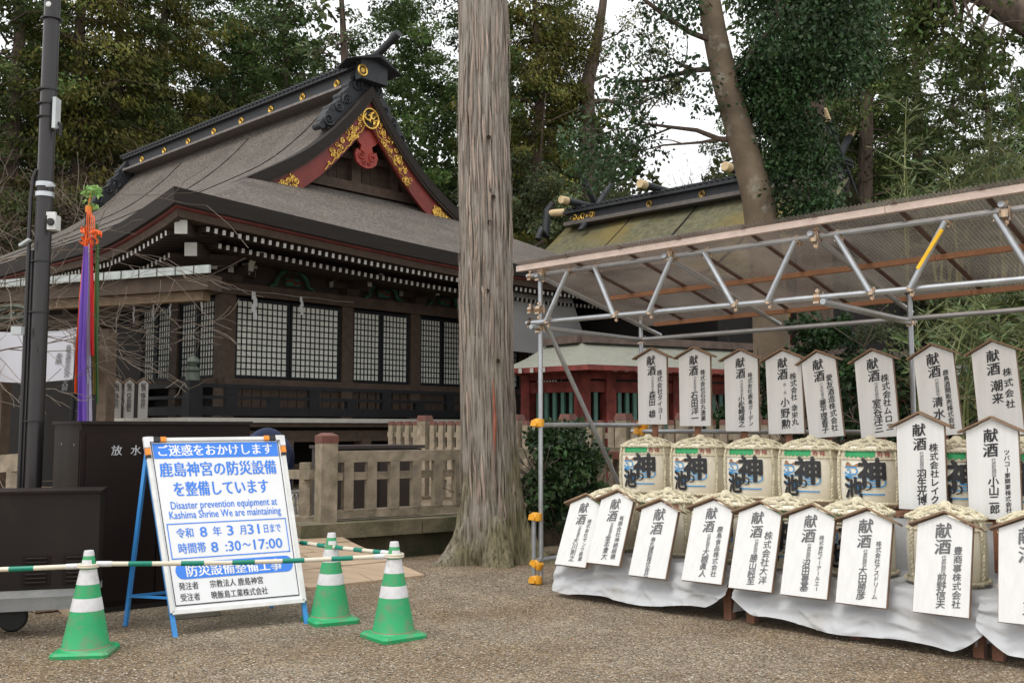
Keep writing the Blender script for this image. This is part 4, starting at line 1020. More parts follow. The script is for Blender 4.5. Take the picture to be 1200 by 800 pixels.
stuff(part(m, 'bark_strips', MATS.get('cedar_bark'), bt, smooth=True))
m = MB()
for a, z in ((-1.35, 3.9), (-1.15, 4.2), (-1.5, 3.1), (-1.95, 2.6), (-1.1, 2.3), (-1.3, 4.9)):
    c = Vector((.275*math.cos(a)-.022*z, .275*math.sin(a), z)); m.lathe([(.026, -.03), (.020, -.004), (.010, -.012), (0, -.02)], 10, c, axis='y', caps=False)
part(m, 'knot', M_bark_d, bt)
m = MB()   # a raw red strip where bark has come off
pts = [(.03+.012*math.sin(z*5), -.315+.0*z-.0, z) for z in (1.05, 1.3, 1.6, 1.9, 2.1)]
m.tube(pts, [.006, .016, .022, .016, .004], 6); part(m, 'bare_strip', mat('raw_red_wood', (.26, .085, .05), var=.3), bt)
# ================================================================== leaning mottled tree with ivy
iv = thing('ivy_tree', 'leaning mottled trunk with dark ivy covering its right side, rising behind the canopy', 'tree', (0, 0, 0))
YI = 16.0; pts = [at(px_, py_, YI) for px_, py_ in ((908, 640), (905, 410), (899, 310), (888, 230), (872, 170), (850, 95), (838, 40), (828, -20), (815, -110))]
pts[0].z = 0
m = MB(); m.tube(pts, [.32, .29, .27, .25, .23, .215, .195, .17, .15], 20, jitter=.05); part(m, 'trunk', M_bark_l, iv, smooth=True)
m = MB(); ends = []
for s_, d_, L_ in ((at(872, 165, YI), Vector((-1, 0, .35)), 1.6), (at(845, 80, YI), Vector((-1, .2, .1)), 1.7), (at(840, 50, YI), Vector((-1, -.3, .5)), 2.2), (at(850, 95, YI), Vector((.8, 0, 1)), 2.2), (at(835, 0, YI), Vector((1, .2, .6)), 2.5), (at(830, -10, YI), Vector((-1, 0, .1)), 2.2)):
    limb(m, s_, d_, L_, .055, 2, .7, 5, ends, kids_=3)
part(m, 'branch', M_bark_d, iv)
def clumps(cs, per, ls, m_, name, parent, spread=(1, 1, .8), clo=.5, chi=1.4, dn=-.6, flat=None):
    C = []; D = []; T = []
    for (x, y, z, r) in cs:
        k = int(per*(r**2)); v = rg.normal(0, 1, (k, 3)); v /= np.linalg.norm(v, axis=1, keepdims=True); v *= rg.random((k, 1))**.4
        C.append(np.array([x, y, z])+v*r*np.array(spread)); D.append(v*.7+rg.normal(0, .6, (k, 3))+np.array([0, 0, dn])); T.append(tones(k, clump=np.full((k, 1), R.uniform(clo, chi))*rg.uniform(.7, 1.3, (k, 1))))
    return put(leaves(name, np.concatenate(C), np.concatenate(D), ls, ls*.55, m_, np.concatenate(T), flat), name, parent)
cs = []
for k in range(70):   # ivy hugging the right side of the trunk
    py_ = R.uniform(75, 262); px_ = np.interp(py_, [0, 95, 170, 250, 300], [840, 868, 892, 908, 915])+R.uniform(2, 78)*(1 if py_ > 60 else .6)
    if py_ > 215: px_ = min(px_, 962)
    p = at(px_, py_, YI+R.uniform(-.3, .5)); cs.append((p.x, p.y, p.z, R.uniform(.25, .55)))
clumps(cs, 1500, .072, M_ivy, 'ivy', iv)
cs = []
for e in ends: cs.append((e[0].x, e[0].y, e[0].z, R.uniform(.25, .5)))
for k in range(60):
    px_, py_ = R.uniform(890, 1010), R.uniform(-60, 95); p = at(px_, py_, YI+R.uniform(-.6, 1.2)); cs.append((p.x, p.y, p.z, R.uniform(.4, .8)))
for k in range(13):
    px_, py_ = R.uniform(755, 850), R.uniform(-50, 45); p = at(px_, py_, YI+R.uniform(-.6, .8)); cs.append((p.x, p.y, p.z, R.uniform(.25, .5)))
for px_, py_ in ((770, 100), (785, 112), (800, 95), (812, 118), (826, 130), (842, 125), (805, 75), (780, 85), (835, 100), (852, 140), (866, 130), (790, 120)):
    p = at(px_, py_, YI); cs.append((p.x, p.y, p.z, R.uniform(.16, .28)))
clumps(cs, 800, .08, M_ivy, 'crown', iv)
dk = thing('cedar_tree', 'dark straight trunk standing just right of the ivy, behind the golden finial tips', 'tree', (0, 0, 0))
pts = [at(px_, py_, 21) for px_, py_ in ((958, 640), (955, 300), (950, 180), (946, 60), (940, -60))]; pts[0].z = 0
m = MB(); m.tube(pts, [.42, .36, .33, .30, .27], 14, jitter=.06); part(m, 'trunk', M_bark_d, dk, smooth=True)
cs = [(p_.x, p_.y, p_.z, R.uniform(.7, 1.2)) for p_ in [at(R.uniform(880, 1040), R.uniform(-90, 70), 21+R.uniform(-1, 2)) for _ in range(34)]]
clumps(cs, 190, .14, M_cedar, 'crown', dk)
# thick dark bough at the top right corner, with hanging sprays
bo = thing('pine_bough', 'thick dark bough with hanging needle sprays crossing the top right corner', 'branch', (0, 0, 0))
m = MB(); ends = []
a = at(1290, 75, 12); b_ = at(1200, 20, 12); c_ = at(1140, -12, 12.3); m.tube([a, b_, at(1165, 2, 12.1), c_, at(1080, -40, 12.6)], [.22, .19, .15, .12, .08], 10, jitter=.1)
for px_, py_ in ((1165, 5), (1150, -5), (1185, 12), (1120, -20), (1110, -22), (1205, 25), (1095, -30)):
    limb(m, at(px_, py_, 12.1), Vector((R.uniform(-.9, .5), R.uniform(-.4, .4), -.7)), .9, .022, 2, .6, 4, ends, droop=.12, kids_=3, rmin=.004)
part(m, 'limb', M_bark_d, bo, smooth=True)
cs = [(e[0].x, e[0].y, e[0].z, R.uniform(.10, .2)) for e in ends]+[(p_.x, p_.y, p_.z, R.uniform(.2, .4)) for p_ in [at(R.uniform(1050, 1130), R.uniform(-50, 45), 12.5) for _ in range(22)]]
clumps(cs, 900, .085, M_cedar, 'spray', bo)
# slim pale trunk in the sky gap
st_ = thing('pine_tree', 'pale twin trunk with stubby broken branches beside the open patch of sky', 'tree', (0, 0, 0))
m = MB(); pts = [at(px_, py_, 47) for px_, py_ in ((688, 330), (688, 150), (688, 100), (699, 50), (706, 10), (712, -40))]; pts[0].z = 0
m.tube(pts, [.46, .40, .36, .27, .2, .16], 12, jitter=.06); 
m.tube([at(690, 120, 47), at(710, 118, 46.8), at(735, 123, 46.6)], [.16, .11, .07], 7); m.tube([at(692, 95, 47), at(712, 88, 47)], [.14, .05], 7); ends = []
limb(m, at(735, 123, 46.6), Vector((1, 0, .4)), 1.5, .05, 2, .7, 4, ends); limb(m, at(700, 50, 47), Vector((1, 0, .6)), 2.2, .06, 2, .7, 4, ends); limb(m, at(690, 60, 47), Vector((-1, 0, .5)), 2.2, .06, 2, .7, 4, ends)
part(m, 'trunk', M_bark_l if False else M_bark_d, st_, smooth=True)
cs = [(e[0].x, e[0].y, e[0].z, R.uniform(.3, .6)) for e in ends]
for x0_, x1_, y0_, y1_, n_, r_ in ((645, 690, -20, 80, 16, .9), (700, 735, 60, 75, 3, .4), (722, 760, 100, 140, 9, .5), (640, 680, 90, 140, 10, .8), (735, 770, 60, 80, 3, .4)):
    for _ in range(n_): p_ = at(R.uniform(x0_, x1_), R.uniform(y0_, y1_), 47); cs.append((p_.x, p_.y, p_.z, 1.3*r_*R.uniform(.7, 1.2)))
clumps(cs, 330, .13, M_cedar_y, 'crown', st_)
# bamboo
def bamboo(name, label, spots, seed, sc=1.0):
    t = thing(name, label, 'bamboo', (0, 0, 0)); m = MB(); C = []; D = []; T = []
    for px_, pyb, pyt, Yb in spots:
        a = at(px_, pyb, Yb); b = at(px_+R.uniform(-14, 18), pyt, Yb); bend = Vector((R.uniform(-.2, .3), -.1, 0)); pts = [a.lerp(b, f)+bend*f*f for f in (0, .25, .5, .75, 1)]
        m.tube(pts, [.016, .014, .011, .008, .004], 5)
        for k in range(13):
            f = .12+.88*(k+R.random())/13; p = a.lerp(b, f)+bend*f*f; az = R.uniform(0, 6.28); d = Vector((math.cos(az), math.sin(az)*.7, .7)).normalized(); L = R.uniform(.2, .5)*sc; e = p+d*L; m.tube([p, e], [.005, .002], 3, caps=False)
            for j in range(11):
                q = p.lerp(e, .3+.7*j/10); a2 = R.uniform(0, 6.28); dd = (d*.5+Vector((math.cos(a2)*.8, math.sin(a2)*.8, R.uniform(-.5, .7)))).normalized(); ln = R.uniform(.12, .2)*sc; C.append(q+dd*ln*.5); D.append(dd); T.append(ln)
    part(m, 'stem', mat('bamboo_stem', (.20, .22, .08)), t)
    n = len(C); put(leaves('leaf_cluster', np.array([tuple(c) for c in C]), np.array([tuple(d) for d in D]), np.array(T), .024*sc, M_bamboo, tones(n, .6, 1.5)), 'leaf_cluster', t)
bamboo('bamboo', 'pale green bamboo rising above the right end of the plastic canopy', [(1060+R.uniform(0, 150), 330, R.uniform(150, 215) if i % 2 else R.uniform(190, 240), R.uniform(12.5, 14)) for i in range(20)]+[(1062, 300, 118, 13), (1158, 300, 140, 13), (1172, 300, 150, 13)], 1)
bamboo('bamboo', 'drooping bamboo tips hanging below the right end of the plastic canopy', [(R.uniform(1070, 1215), 520, R.uniform(345, 400), R.uniform(11.2, 12.2)) for i in range(16)], 2)
# shrubs
def shrub(label, c, rad, n, m_=None, ls=.075, hz=.75):
    t = thing('shrub', label, 'shrub', (c[0], c[1], 0)); m = MB(); ends = []
    for k in range(6): limb(m, Vector((0, 0, .1)), Vector((R.uniform(-1, 1), R.uniform(-.6, .6), 1.2)), c[2]*.55, .018, 2, .6, 4, ends)
    part(m, 'stem', M_bark_d, t)
    cs = []
    for k in range(n):
        a = R.uniform(0, 6.28); q = rad*math.sqrt(R.random()); z = c[2]*R.uniform(.25, 1.0); q *= (1-.45*(z/c[2])); cs.append((q*math.cos(a), q*.7*math.sin(a), z, R.uniform(.12, .22)))
    clumps(cs, 2600, ls, m_ or M_shrub, 'foliage', t, dn=0); return t
shrub('glossy green shrub between the big trunk and the sake barrels, behind the steel pole', (.62, 12.1, 1.52), .62, 95)
shrub('dark glossy shrub rising behind the upper name boards at right', (4.75, 12.4, 2.35), 1.2, 90, M_ivy, .09)
shrub('tall dark evergreen shrub between the mottled trunk and the dark straight trunk', (4.75, 14.8, 3.3), 1.0, 90, M_ivy, .09)
shrub('small dark shrub at the foot of the mottled trunk', (3.4, 14.2, 2.3), .8, 60, M_ivy, .09)
shrub('dark leafy shrub behind the bamboo at the right edge', (7.0, 13.0, 2.5), 1.3, 90, M_ivy, .09)
# dead twiggy branches reaching in at the left
tw = thing('bare_tree', 'bare pale twigs of a leafless tree reaching across the lamp post at left', 'tree', (-6.7, 11.2, 0))
m = MB(); ends = []; m.tube([(0, 0, 0), (.1, 0, 1.2), (.05, 0, 2.4), (0, 0, 4)], [.09, .08, .06, .04], 7)
for k in range(8):
    limb(m, Vector((.05, 0, 2.1+k*.13)), Vector((1, R.uniform(-.5, .3), R.uniform(-.2, .55))), R.uniform(1.2, 1.9), .016, 3, .45, 4, ends, kids_=3, rmin=.003, wob=.3)
part(m, 'branch', M_twig, tw)
# ================================================================== scaffold canopy
M_galv = mat('galvanised_steel', (.42, .44, .46), rough=.38, metal=.75, var=.12, scale=9, bump=.05, bscale=60)
M_clamp = mat('yellow_zinc_clamp', (.62, .44, .28), rough=.35, metal=.75, var=.4, scale=40, col2=(.3, .3, .3), c2scale=30)
M_orange = mat('yellow_cap_plastic', (.72, .33, .02), rough=.45, var=.1)
M_purlin = wood('purlin_wood', (.30, .15, .08), var=.15); M_fascia = wood('fascia_wood', (.55, .44, .38), var=.12)
can = thing('scaffold_canopy', 'steel pipe canopy with brown corrugated plastic roof over the sake barrels', 'canopy')
T0 = Vector((.255, 10.0, 0)); TD = Vector((.754, -.657, 0)); TN = Vector((.657, .754, 0)); DEP = 1.87
def TP(t, n, z): return T0+TD*t+TN*n+Vector((0, 0, z))
TR_ = lambda t, n, z: TP(t, n, z+.018*t)      # the roof rises slightly towards its right end
def tpx(px):    # distance along the front line seen at picture column px
    r = (px-600)/1158; return (r*T0.y-T0.x)/(TD.x-r*TD.y)
PR = .0243
def pipe(a, b, name='pipe', r=PR): m = MB(); m.tube([a, b], r, 12); m2 = part(m, name, M_galv, can, smooth=True); return m2
def clampmesh():
    m = MB(); m.lathe([(.034, -.028), (.034, .028)], 12, axis='x'); m.lathe([(.034, -.028), (.034, .028)], 10, (0, .045, 0), axis='z')
    m.box((0, .02, 0), (.05, .05, .05)); m.tube([(.0, .0, -.03), (.0, 0, .075)], .008, 6); m.box((0, 0, .055), (.028, .028, .022)); m.box((.0, -.02, -.045), (.05, .03, .02)); m.tube([(.03, .04, -.05), (.03, .04, .05)], .007, 6)
    return m.mesh('clamp', M_clamp)
CM = clampmesh(); RT = math.atan2(TD.y, TD.x)
def clamp(p, s=1.0, rx=0): o = put(CM, 'clamp', can, p, (rx, 0, RT)); o.scale = (s*.8, s*.8, s*.8)
ZT, ZL, ZR_ = 3.08, 2.60, 2.55
TE = 7.2
pipe(TP(-.13, 0, ZT), TP(TE, 0, ZT+.05)); pipe(TP(-.14, 0, ZL), TP(TE, 0, ZL))
pipe(TP(0, .05, .02), TP(0, .05, 3.1)); pipe(TP(-.05, .0, .02), TP(-.05, .0, .70)); pipe(TP(7.0, .05, .02), TP(7.0, .05, 3.1))
for tx, bx_ in ((669, 643), (700, 722), (791, 763), (829, 862), (936, 902), (984, 1022), (1113, 1069), (1172, 1215)):
    a, b = tpx(tx), tpx(bx_); pipe(TP(a, -.045, ZT-.0), TP(b, -.045, ZL), 'brace'); clamp(TP(a, 0, ZT)); clamp(TP(b, 0, ZL), rx=math.pi)
m = MB(); a, b = TP(tpx(1110), -.062, ZT-.06), TP(tpx(1080), -.062, ZL+.14); m.beam(a, b, .026, .026); part(m, 'yellow_tape', mat('yellow_tape', (.85, .50, .02)), can)
RAF = [tpx(x) for x in (637, 787, 958, 1183)]+[6.6]
SL = (2.70-3.08)/DEP
for t in RAF:
    pipe(TR_(t, -.12, 3.06), TR_(t, 2.15, 3.05+SL*2.15), 'rafter_pipe'); clamp(TP(t, 0, ZT+.03), 1.3); clamp(TP(t, 0, ZT-.0), 1.3, rx=math.pi)
# back row
for t in (0, 3.05, 6.6): pipe(TP(t, DEP, .02), TP(t, DEP, 2.85)); clamp(TP(t, DEP, ZR_), 1.2); pipe(TP(t, -.1, ZR_), TP(t, DEP+.1, ZR_), 'cross_pipe')
pipe(TP(-.1, DEP, ZR_), TP(TE, DEP, ZR_+.06)); pipe(TP(-.1, DEP-.06, 1.50), TP(TE, DEP-.06, 1.50)); pipe(TP(0, 0, 1.57), TP(0, DEP, 1.57)); pipe(TP(0, 0, .235), TP(0, DEP+.1, .235), 'bottom_pipe')
pipe(TP(0.05, .05, 2.62), TP(.05, DEP-.1, .35), 'side_brace'); pipe(TP(tpx(958), .0, ZL-.03), TP(3.05, DEP, ZR_-.02), 'cross_pipe'); clamp(TP(tpx(958), 0, ZL), 1.2)
for z in (ZT, ZL, ZR_, 2.74): clamp(TP(0, .03, z), 1.25); clamp(TP(-.09, 0, z if z != ZR_ else ZL), 1.0)
for p, r in ((TP(0, .0, 1.59), 0), (TP(0, DEP, 1.57), .3), (TP(0, DEP-.05, 1.50), .2), (TP(-.03, -.0, .66), 0), (TP(-.03, 0, .045), 0), (TP(-.03, .02, .20), .5)):
    m = MB(); m.lathe([(.0, -.06), (.045, -.055), (.058, -.03), (.058, .03), (.045, .055), (0, .06)], 12, (0, 0, 0), axis='x'); m.box((-.02, -.035, .0), (.10, .06, .075), taper=.7); m.lathe([(.0, -.05), (.045, -.045), (.05, 0), (.045, .045), (0, .05)], 10, (.05, 0, 0), axis='z')
    part(m, 'clamp_cover', M_orange, can, smooth=True, loc=p, rot=(0, r, RT)).scale = (.78, .78, .78)
# purlins, fascia, corrugated sheets
zt_ = lambda n: 3.105+SL*n
for n_, mm_, nm in ((.95, M_purlin, 'purlin'), (1.92, M_purlin, 'purlin'), (-.16, M_fascia, 'front_fascia')):
    L = 0
    for k, (a, b) in enumerate(((-.12+(.28 if n_ > 0 else 0)*(n_ > .5), 3.6), (3.605, TE+.1))):
        m = MB(); m.beam(TR_(a, n_, zt_(n_)), TR_(b, n_, zt_(n_)), .055, .045 if n_ > 0 else .055); part(m, nm, mm_, can)
def plastic():
    m = bpy.data.materials.new('brown_corrugated_plastic'); m.use_nodes = True; n = m.node_tree; N = n.nodes; L = n.links; b = N['Principled BSDF']
    b.inputs['Base Color'].default_value = (.17, .11, .085, 1); b.inputs['Roughness'].default_value = .3
    tc = N.new('ShaderNodeTexCoord'); nz = N.new('ShaderNodeTexNoise'); nz.inputs['Scale'].default_value = 1.6; nz.inputs['Detail'].default_value = 8; L.new(tc.outputs['Object'], nz.inputs[0])
    r = N.new('ShaderNodeValToRGB'); L.new(nz.outputs[0], r.inputs[0]); r.color_ramp.elements[0].color = (.20, .175, .155, 1); r.color_ramp.elements[1].color = (.42, .38, .34, 1); r.color_ramp.elements[0].position = .35; r.color_ramp.elements[1].position = .7
    L.new(r.outputs[0], b.inputs['Base Color'])
    t = N.new('ShaderNodeBsdfTransparent'); t.inputs[0].default_value = (.68, .57, .49, 1); tl = N.new('ShaderNodeBsdfTranslucent'); L.new(r.outputs[0], tl.inputs[0])
    a = N.new('ShaderNodeMixShader'); a.inputs[0].default_value = .62; L.new(b.outputs[0], a.inputs[1]); L.new(tl.outputs[0], a.inputs[2])
    c = N.new('ShaderNodeMixShader'); c.inputs[0].default_value = .58; L.new(a.outputs[0], c.inputs[1]); L.new(t.outputs[0], c.inputs[2]); L.new(c.outputs[0], N['Material Output'].inputs[0]); return m
M_plas = plastic(); SW = .655
nsh = 12
for k in range(nsh):
    t0 = -.12+k*.63; P = []; nw = int(SW/.032*6)
    for n_ in (-.22, .95, 2.08):
        P.append([TR_(t0+SW*i/nw, n_, zt_(n_)+.045+.009*math.cos(2*math.pi*SW*i/nw/.032)+(.004 if k % 2 else 0)) for i in range(nw+1)])
    m = MB(); m.grid(P); part(m, 'roof_sheet', M_plas, can, smooth=False)
    m = MB(); 
    if k: m.beam(TR_(t0+.01, -.2, zt_(-.2)+.025), TR_(t0+.01, 2.05, zt_(2.05)+.025), .045, .006); part(m, 'overlap_strip', mat('dark_overlap', (.10, .055, .045)), can)
# ================================================================== barrel stand
SD = Vector((.728, -.686, 0)); SN = Vector((.686, .728, 0)); L0 = Vector((1.675, 8.27, 0))
def SP(t, n, z): return L0+SD*t+SN*n+Vector((0, 0, z))
def spx(px, n=0.0):
    r = (px-600)/1175; o = L0+SN*n; return (r*o.y-o.x)/(SD.x-r*SD.y)
RS = math.atan2(SD.y, SD.x)
M_cloth2 = mat('white_sheet_cloth', (.57, .585, .605), rough=.75, var=.07, scale=3, bump=.8, bscale=5, col2=(.47, .45, .41), c2pos=(.58, .80), c2scale=2.2, trans=.12)
M_legw = wood('stand_leg_wood', (.22, .10, .06))
segs = [('left stretch of the white draped barrel stand, beside the steel pole', spx(660), spx(852)+.02), ('middle stretch of the white draped barrel stand under the front name boards', spx(868), spx(1146)), ('right end stretch of the white draped barrel stand cut by the picture edge', spx(1150), spx(1150)+1.9)]
for lab, a, b in segs:
    t = thing('barrel_stand', lab, 'stand', SP(a, 0, 0), RS, 'draped barrel stands'); W_ = b-a
    m = MB(); m.box((W_/2, .42, .385), (W_, .86, .03)); part(m, 'shelf', M_legw, t)
    m = MB(); m.box((W_/2, 1.16, .85), (W_, .64, .03)); part(m, 'upper_shelf', M_legw, t)
    lm = MB(); lm.box((0, 0, .18), (.07, .07, .37)); lme = lm.mesh('leg', M_legw); lm = MB(); lm.box((0, 0, .41), (.07, .07, .84)); lm2 = lm.mesh('leg', M_legw)
    for x in (.05, W_*.5, W_-.05): put(lme, 'leg', t, (x, .05, 0)); put(lme, 'leg', t, (x, .75, 0)); put(lm2, 'leg', t, (x, 1.44, 0))
    m = MB(); m.box((W_/2, .86, .60), (W_, .02, .44)); part(m, 'back_cloth', M_cloth2, t)
    P = []; NX_ = 150; NZ = 36
    for i in range(NZ+1):
        f = i/NZ; row = []
        for j in range(NX_+1):
            u = j/NX_; x = -.03+(W_+.06)*u
            e = min(u, 1-u)*W_
            hem = .055+.02*math.sin(x*2.3+a)+.015*math.sin(x*5.1)+ .15*max(0, 1-e/.20)**1.4*(1 if (u > .5 or lab[0] != 'l') else .25)
            z = .415+(hem-.415)*f
            fold = .028*math.sin(x*3.2+2.2*f+a)*f+.020*math.sin(x*7.3-3*f+1)*f+.016*abs(math.sin(x*12+5*f))*f*(.3+max(0, 1-e/.5))+.025*noise.noise(Vector((x*3, f*2.5, a)))*(.3+f)
            sw = .022*math.sin((f*4.5-((x/W_-.5)*2)**2*2.6)*4+a)*math.sin(math.pi*f)    # swags between the pinned ends
            cr1 = 1-abs(noise.noise(Vector((x*2.6+z*1.5, z*6-x*1.1, a)))*2); cr2 = 1-abs(noise.noise(Vector((x*6-z*3, z*9+x*2, a+5)))*2); y = -.035-.07*f+.45*fold+.6*sw-.03*f*f-.034*max(0, cr1-.55)*(.25+f)-.016*max(0, cr2-.5)*(.3+f); z += .012*math.sin(x*6+a)*f
            row.append((x, y, z))
        P.append(row)
    top = [[(-.03+(W_+.06)*j/NX_, .88-(.915)*i/8, .412+.006*noise.noise(Vector((j*.2, i*.5, a)))) for j in range(NX_+1)] for i in range(9)]
    m = MB(); m.grid(top, flip=True); m.grid(P, flip=True)
    for xx, sgn in ((-.03, -1), (W_+.03, 1)):
        m.grid([[(xx+sgn*(.03*f+.02*math.sin(y_*9+f*2)*f), y_, .412+(.07+(.10 if sgn > 0 else 0)-.412)*f) for y_ in [-.03+.9*k/12 for k in range(13)]] for f in [0, .25, .5, .75, 1]])
    part(m, 'draped_cloth', M_cloth2, t, smooth=True)
# ---------------------------------------------------- sake barrels
M_straw = mat('straw_matting', (.64, .57, .43), rough=.85, var=.14, scale=5, stretch=(3, 3, 40), bump=.25, bscale=6)
M_mat = mat('printed_matting', (.80, .76, .65), rough=.8, var=.08, scale=30, bump=.15, bscale=60, col2=(.70, .64, .50), c2scale=1.5)
M_rope = mat('straw_rope', (.62, .57, .42), rough=.85, var=.25, scale=30, bump=.4, bscale=60)
M_blue = mat('print_blue', (.045, .29, .62), rough=.6, var=.05); M_pgreen = mat('print_green', (.02, .30, .10), rough=.6, var=.15, scale=20)
M_pred = mat('print_red', (.30, .05, .045), rough=.6); M_pbrown = mat('print_brown', (.34, .19, .11), rough=.6)
RB, HB = .262, .50
def rbz(z): return RB*(1+.05*math.sin(math.pi*max(0, min(1, z/HB))))-(.02*(max(0, (z-.42)/.08)**2) if z > .42 else 0)-(.03*(1-z/.05)**2 if z < .05 else 0)
def rope(mb, pts, r=.011, tw=.06):
    pts = [Vector(p) for p in pts]; L = 0; dense = []
    for a, b in zip(pts, pts[1:]):
        k = max(1, int((b-a).length/.014))
        for i in range(k): dense.append((a.lerp(b, i/k), L+(b-a).length*i/k))
        L += (b-a).length
    dense.append((pts[-1], L))
    for s in (0, math.pi):
        q = []
        for i, (p, l) in enumerate(dense):
            d = (dense[min(i+1, len(dense)-1)][0]-dense[max(0, i-1)][0]).normalized(); x = d.cross(Vector((.3, .2, 1))).normalized(); y = d.cross(x); a = l/tw*6.283+s
            q.append(p+(x*math.cos(a)+y*math.sin(a))*r*.5)
        mb.tube(q, r*.8, 4, caps=False)
def make_barrel():
    t = thing('sake_barrel', 'x', 'sake barrel', (0, 0, 0))
    prof = [(rbz(z), z) for z in [0, .02, .05, .1, .18, .26, .34, .40, .44, .47, .49, .50]]+[(.20, .52), (.10, .55), (0, .56)]
    m = MB(); m.lathe(prof, 40, caps=False); part(m, 'body', M_mat, t, smooth=True)
    cyl = lambda off: (lambda u, v, o=0: ((rbz(v)+off+o)*math.sin(u/RB), -(rbz(v)+off+o)*math.cos(u/RB), v))
    m = MB()
    m.grid([[cyl(.004)(u, z) for u in np.linspace(-.40, .40, 25)] for z in (.415, .435, .455, .475, .487)], flip=False)
    part(m, 'upper_band', M_straw, t)
    m = MB(); tp = [(-.205+.0108*k, .482+.004*math.sin(k*1.1)) for k in range(25)]; bt_ = [(.054-.0108*k, .431+.009*math.sin(k*1.7)) for k in range(25)]
    for k in range(24): (x0, y0), (x1, y1) = tp[k], tp[k+1]; a_ = bt_[24-k]; b2 = bt_[23-k]; m.add([cyl(.010)(x0, y0), cyl(.010)(x1, y1), cyl(.010)(b2[0], b2[1]), cyl(.010)(a_[0], a_[1])], [(0, 3, 2, 1)])
    part(m, 'green_pine_print', M_pgreen, t)
    m = MB(); letter(m, '寿', .092, .455, .052, cyl(.009), .02); letter(m, '禄', .150, .455, .052, cyl(.009), .02); part(m, 'red_lettering', M_pred, t)
    m = MB(); tp = [(-.19+.012*k, .375+.016*math.sin(k*.9)+(-.014 if k > 6 else 0)) for k in range(11)]
    for k in range(10): (x0, y0), (x1, y1) = tp[k], tp[k+1]; m.add([cyl(.007)(x0, y0), cyl(.007)(x1, y1), cyl(.007)(x1, .350), cyl(.007)(x0, .352)], [(0, 3, 2, 1)])
    part(m, 'brown_hill_print', M_pbrown, t)
    m = MB(); f = cyl(.008)
    def stroke(pts, w=.011):
        q = [Vector(p) for p in pts]; L_ = []; R_ = []
        for i, p in enumerate(q):
            d = (q[min(i+1, len(q)-1)]-q[max(0, i-1)]).normalized(); nn = Vector((-d.y, d.x))*w/2; L_.append(f(*(p+nn))); R_.append(f(*(p-nn)))
        m.grid([R_, L_], flip=True)
    arc = lambda cx, cy, rx, ry, a0, a1, n=12: [(cx+rx*math.cos(a0+(a1-a0)*i/n), cy+ry*math.sin(a0+(a1-a0)*i/n)) for i in range(n+1)]
    ln = lambda x0, x1, y, n=8: [(x0+(x1-x0)*i/n, y) for i in range(n+1)]
    stroke(ln(-.20, -.115, .345)+arc(-.115, .315, .03, .03, math.pi/2, -math.pi/2)+ln(-.115, -.12, .285))
    stroke([(-.20, .29)]+arc(-.165, .305, .022, .02, -math.pi, math.pi*.7)); stroke(ln(-.20, -.17, .27)+arc(-.17, .30, .05, .03, -math.pi/2, -.2, 6))
    stroke(ln(-.04, .09, .262)+arc(.09, .225, .037, .037, math.pi/2, -math.pi/2)+ln(.09, -.10, .188)); stroke(ln(.0, .07, .236)+arc(.07, .224, .014, .012, math.pi/2, -math.pi/2)+ln(.07, .01, .212))
    stroke(ln(-.20, -.05, .262)); stroke(ln(-.08, .12, .125)); stroke(arc(-.06, .155, .03, .03, math.pi*.5, math.pi*1.5)+ln(-.06, -.03, .127, 3)); stroke(ln(-.20, -.13, .20))
    part(m, 'blue_wave_print', M_blue, t)
    m = MB(); letter(m, '神', .030, .300, .25, cyl(.010), .036, sx=.88); letter(m, 'の', -.020, .195, .105, cyl(.012), .025); letter(m, '池', -.122, .170, .19, cyl(.013), .034, sx=.8); part(m, 'black_lettering', M_ink, t)
    m = MB(); rr = .018
    for a in (math.radians(-90+48), math.radians(-90-60), math.radians(90-40), math.radians(90+40)):
        for da in (0,):
            aa = a+da; pts = [(.03*math.cos(a), .03*math.sin(a), .578), (.12*math.cos(aa), .12*math.sin(aa), .555), (.22*math.cos(aa), .22*math.sin(aa), .522)]
            pts += [((rbz(z)+rr)*math.cos(aa), (rbz(z)+rr)*math.sin(aa), z) for z in (.50, .45, .38, .28, .18, .08, .03)]; pts += [((.2)*math.cos(aa), .2*math.sin(aa), -.001+.01)]
            rope(m, pts, .012)
    part(m, 'side_rope', M_rope, t, smooth=True)
    m = MB()
    for k in range(10):    # criss-cross ropes over the shoulder
        a0 = k*.6283+.1
        for s in (-1, 1): rope(m, [(.07*math.cos(a0), .07*math.sin(a0), .572), (.17*math.cos(a0+s*.35), .17*math.sin(a0+s*.35), .548), (.262*math.cos(a0+s*.75), .262*math.sin(a0+s*.75), .50)], .011)
    rope(m, [(.272*math.cos(k*.2618), .272*math.sin(k*.2618), .492) for k in range(25)], .013); rope(m, [(.20*math.cos(k*.2618), .20*math.sin(k*.2618), .536) for k in range(25)], .010); rope(m, [(.08*math.cos(k*.35), .08*math.sin(k*.35), .568) for k in range(19)], .012)
    m.lathe([(.05, .565), (.04, .590), (.025, .606), (0, .610)], 10, caps=False)
    part(m, 'top_rope', M_rope, t, smooth=True)
    m = MB(); rope(m, [(.285*math.cos(k*.2618), .285*math.sin(k*.2618), .045) for k in range(25)], .013); rope(m, [((rbz(.41)+.006)*math.cos(k*.2618), (rbz(.41)+.006)*math.sin(k*.2618), .413) for k in range(25)], .006); part(m, 'hoop_rope', M_rope, t, smooth=True)
    return t
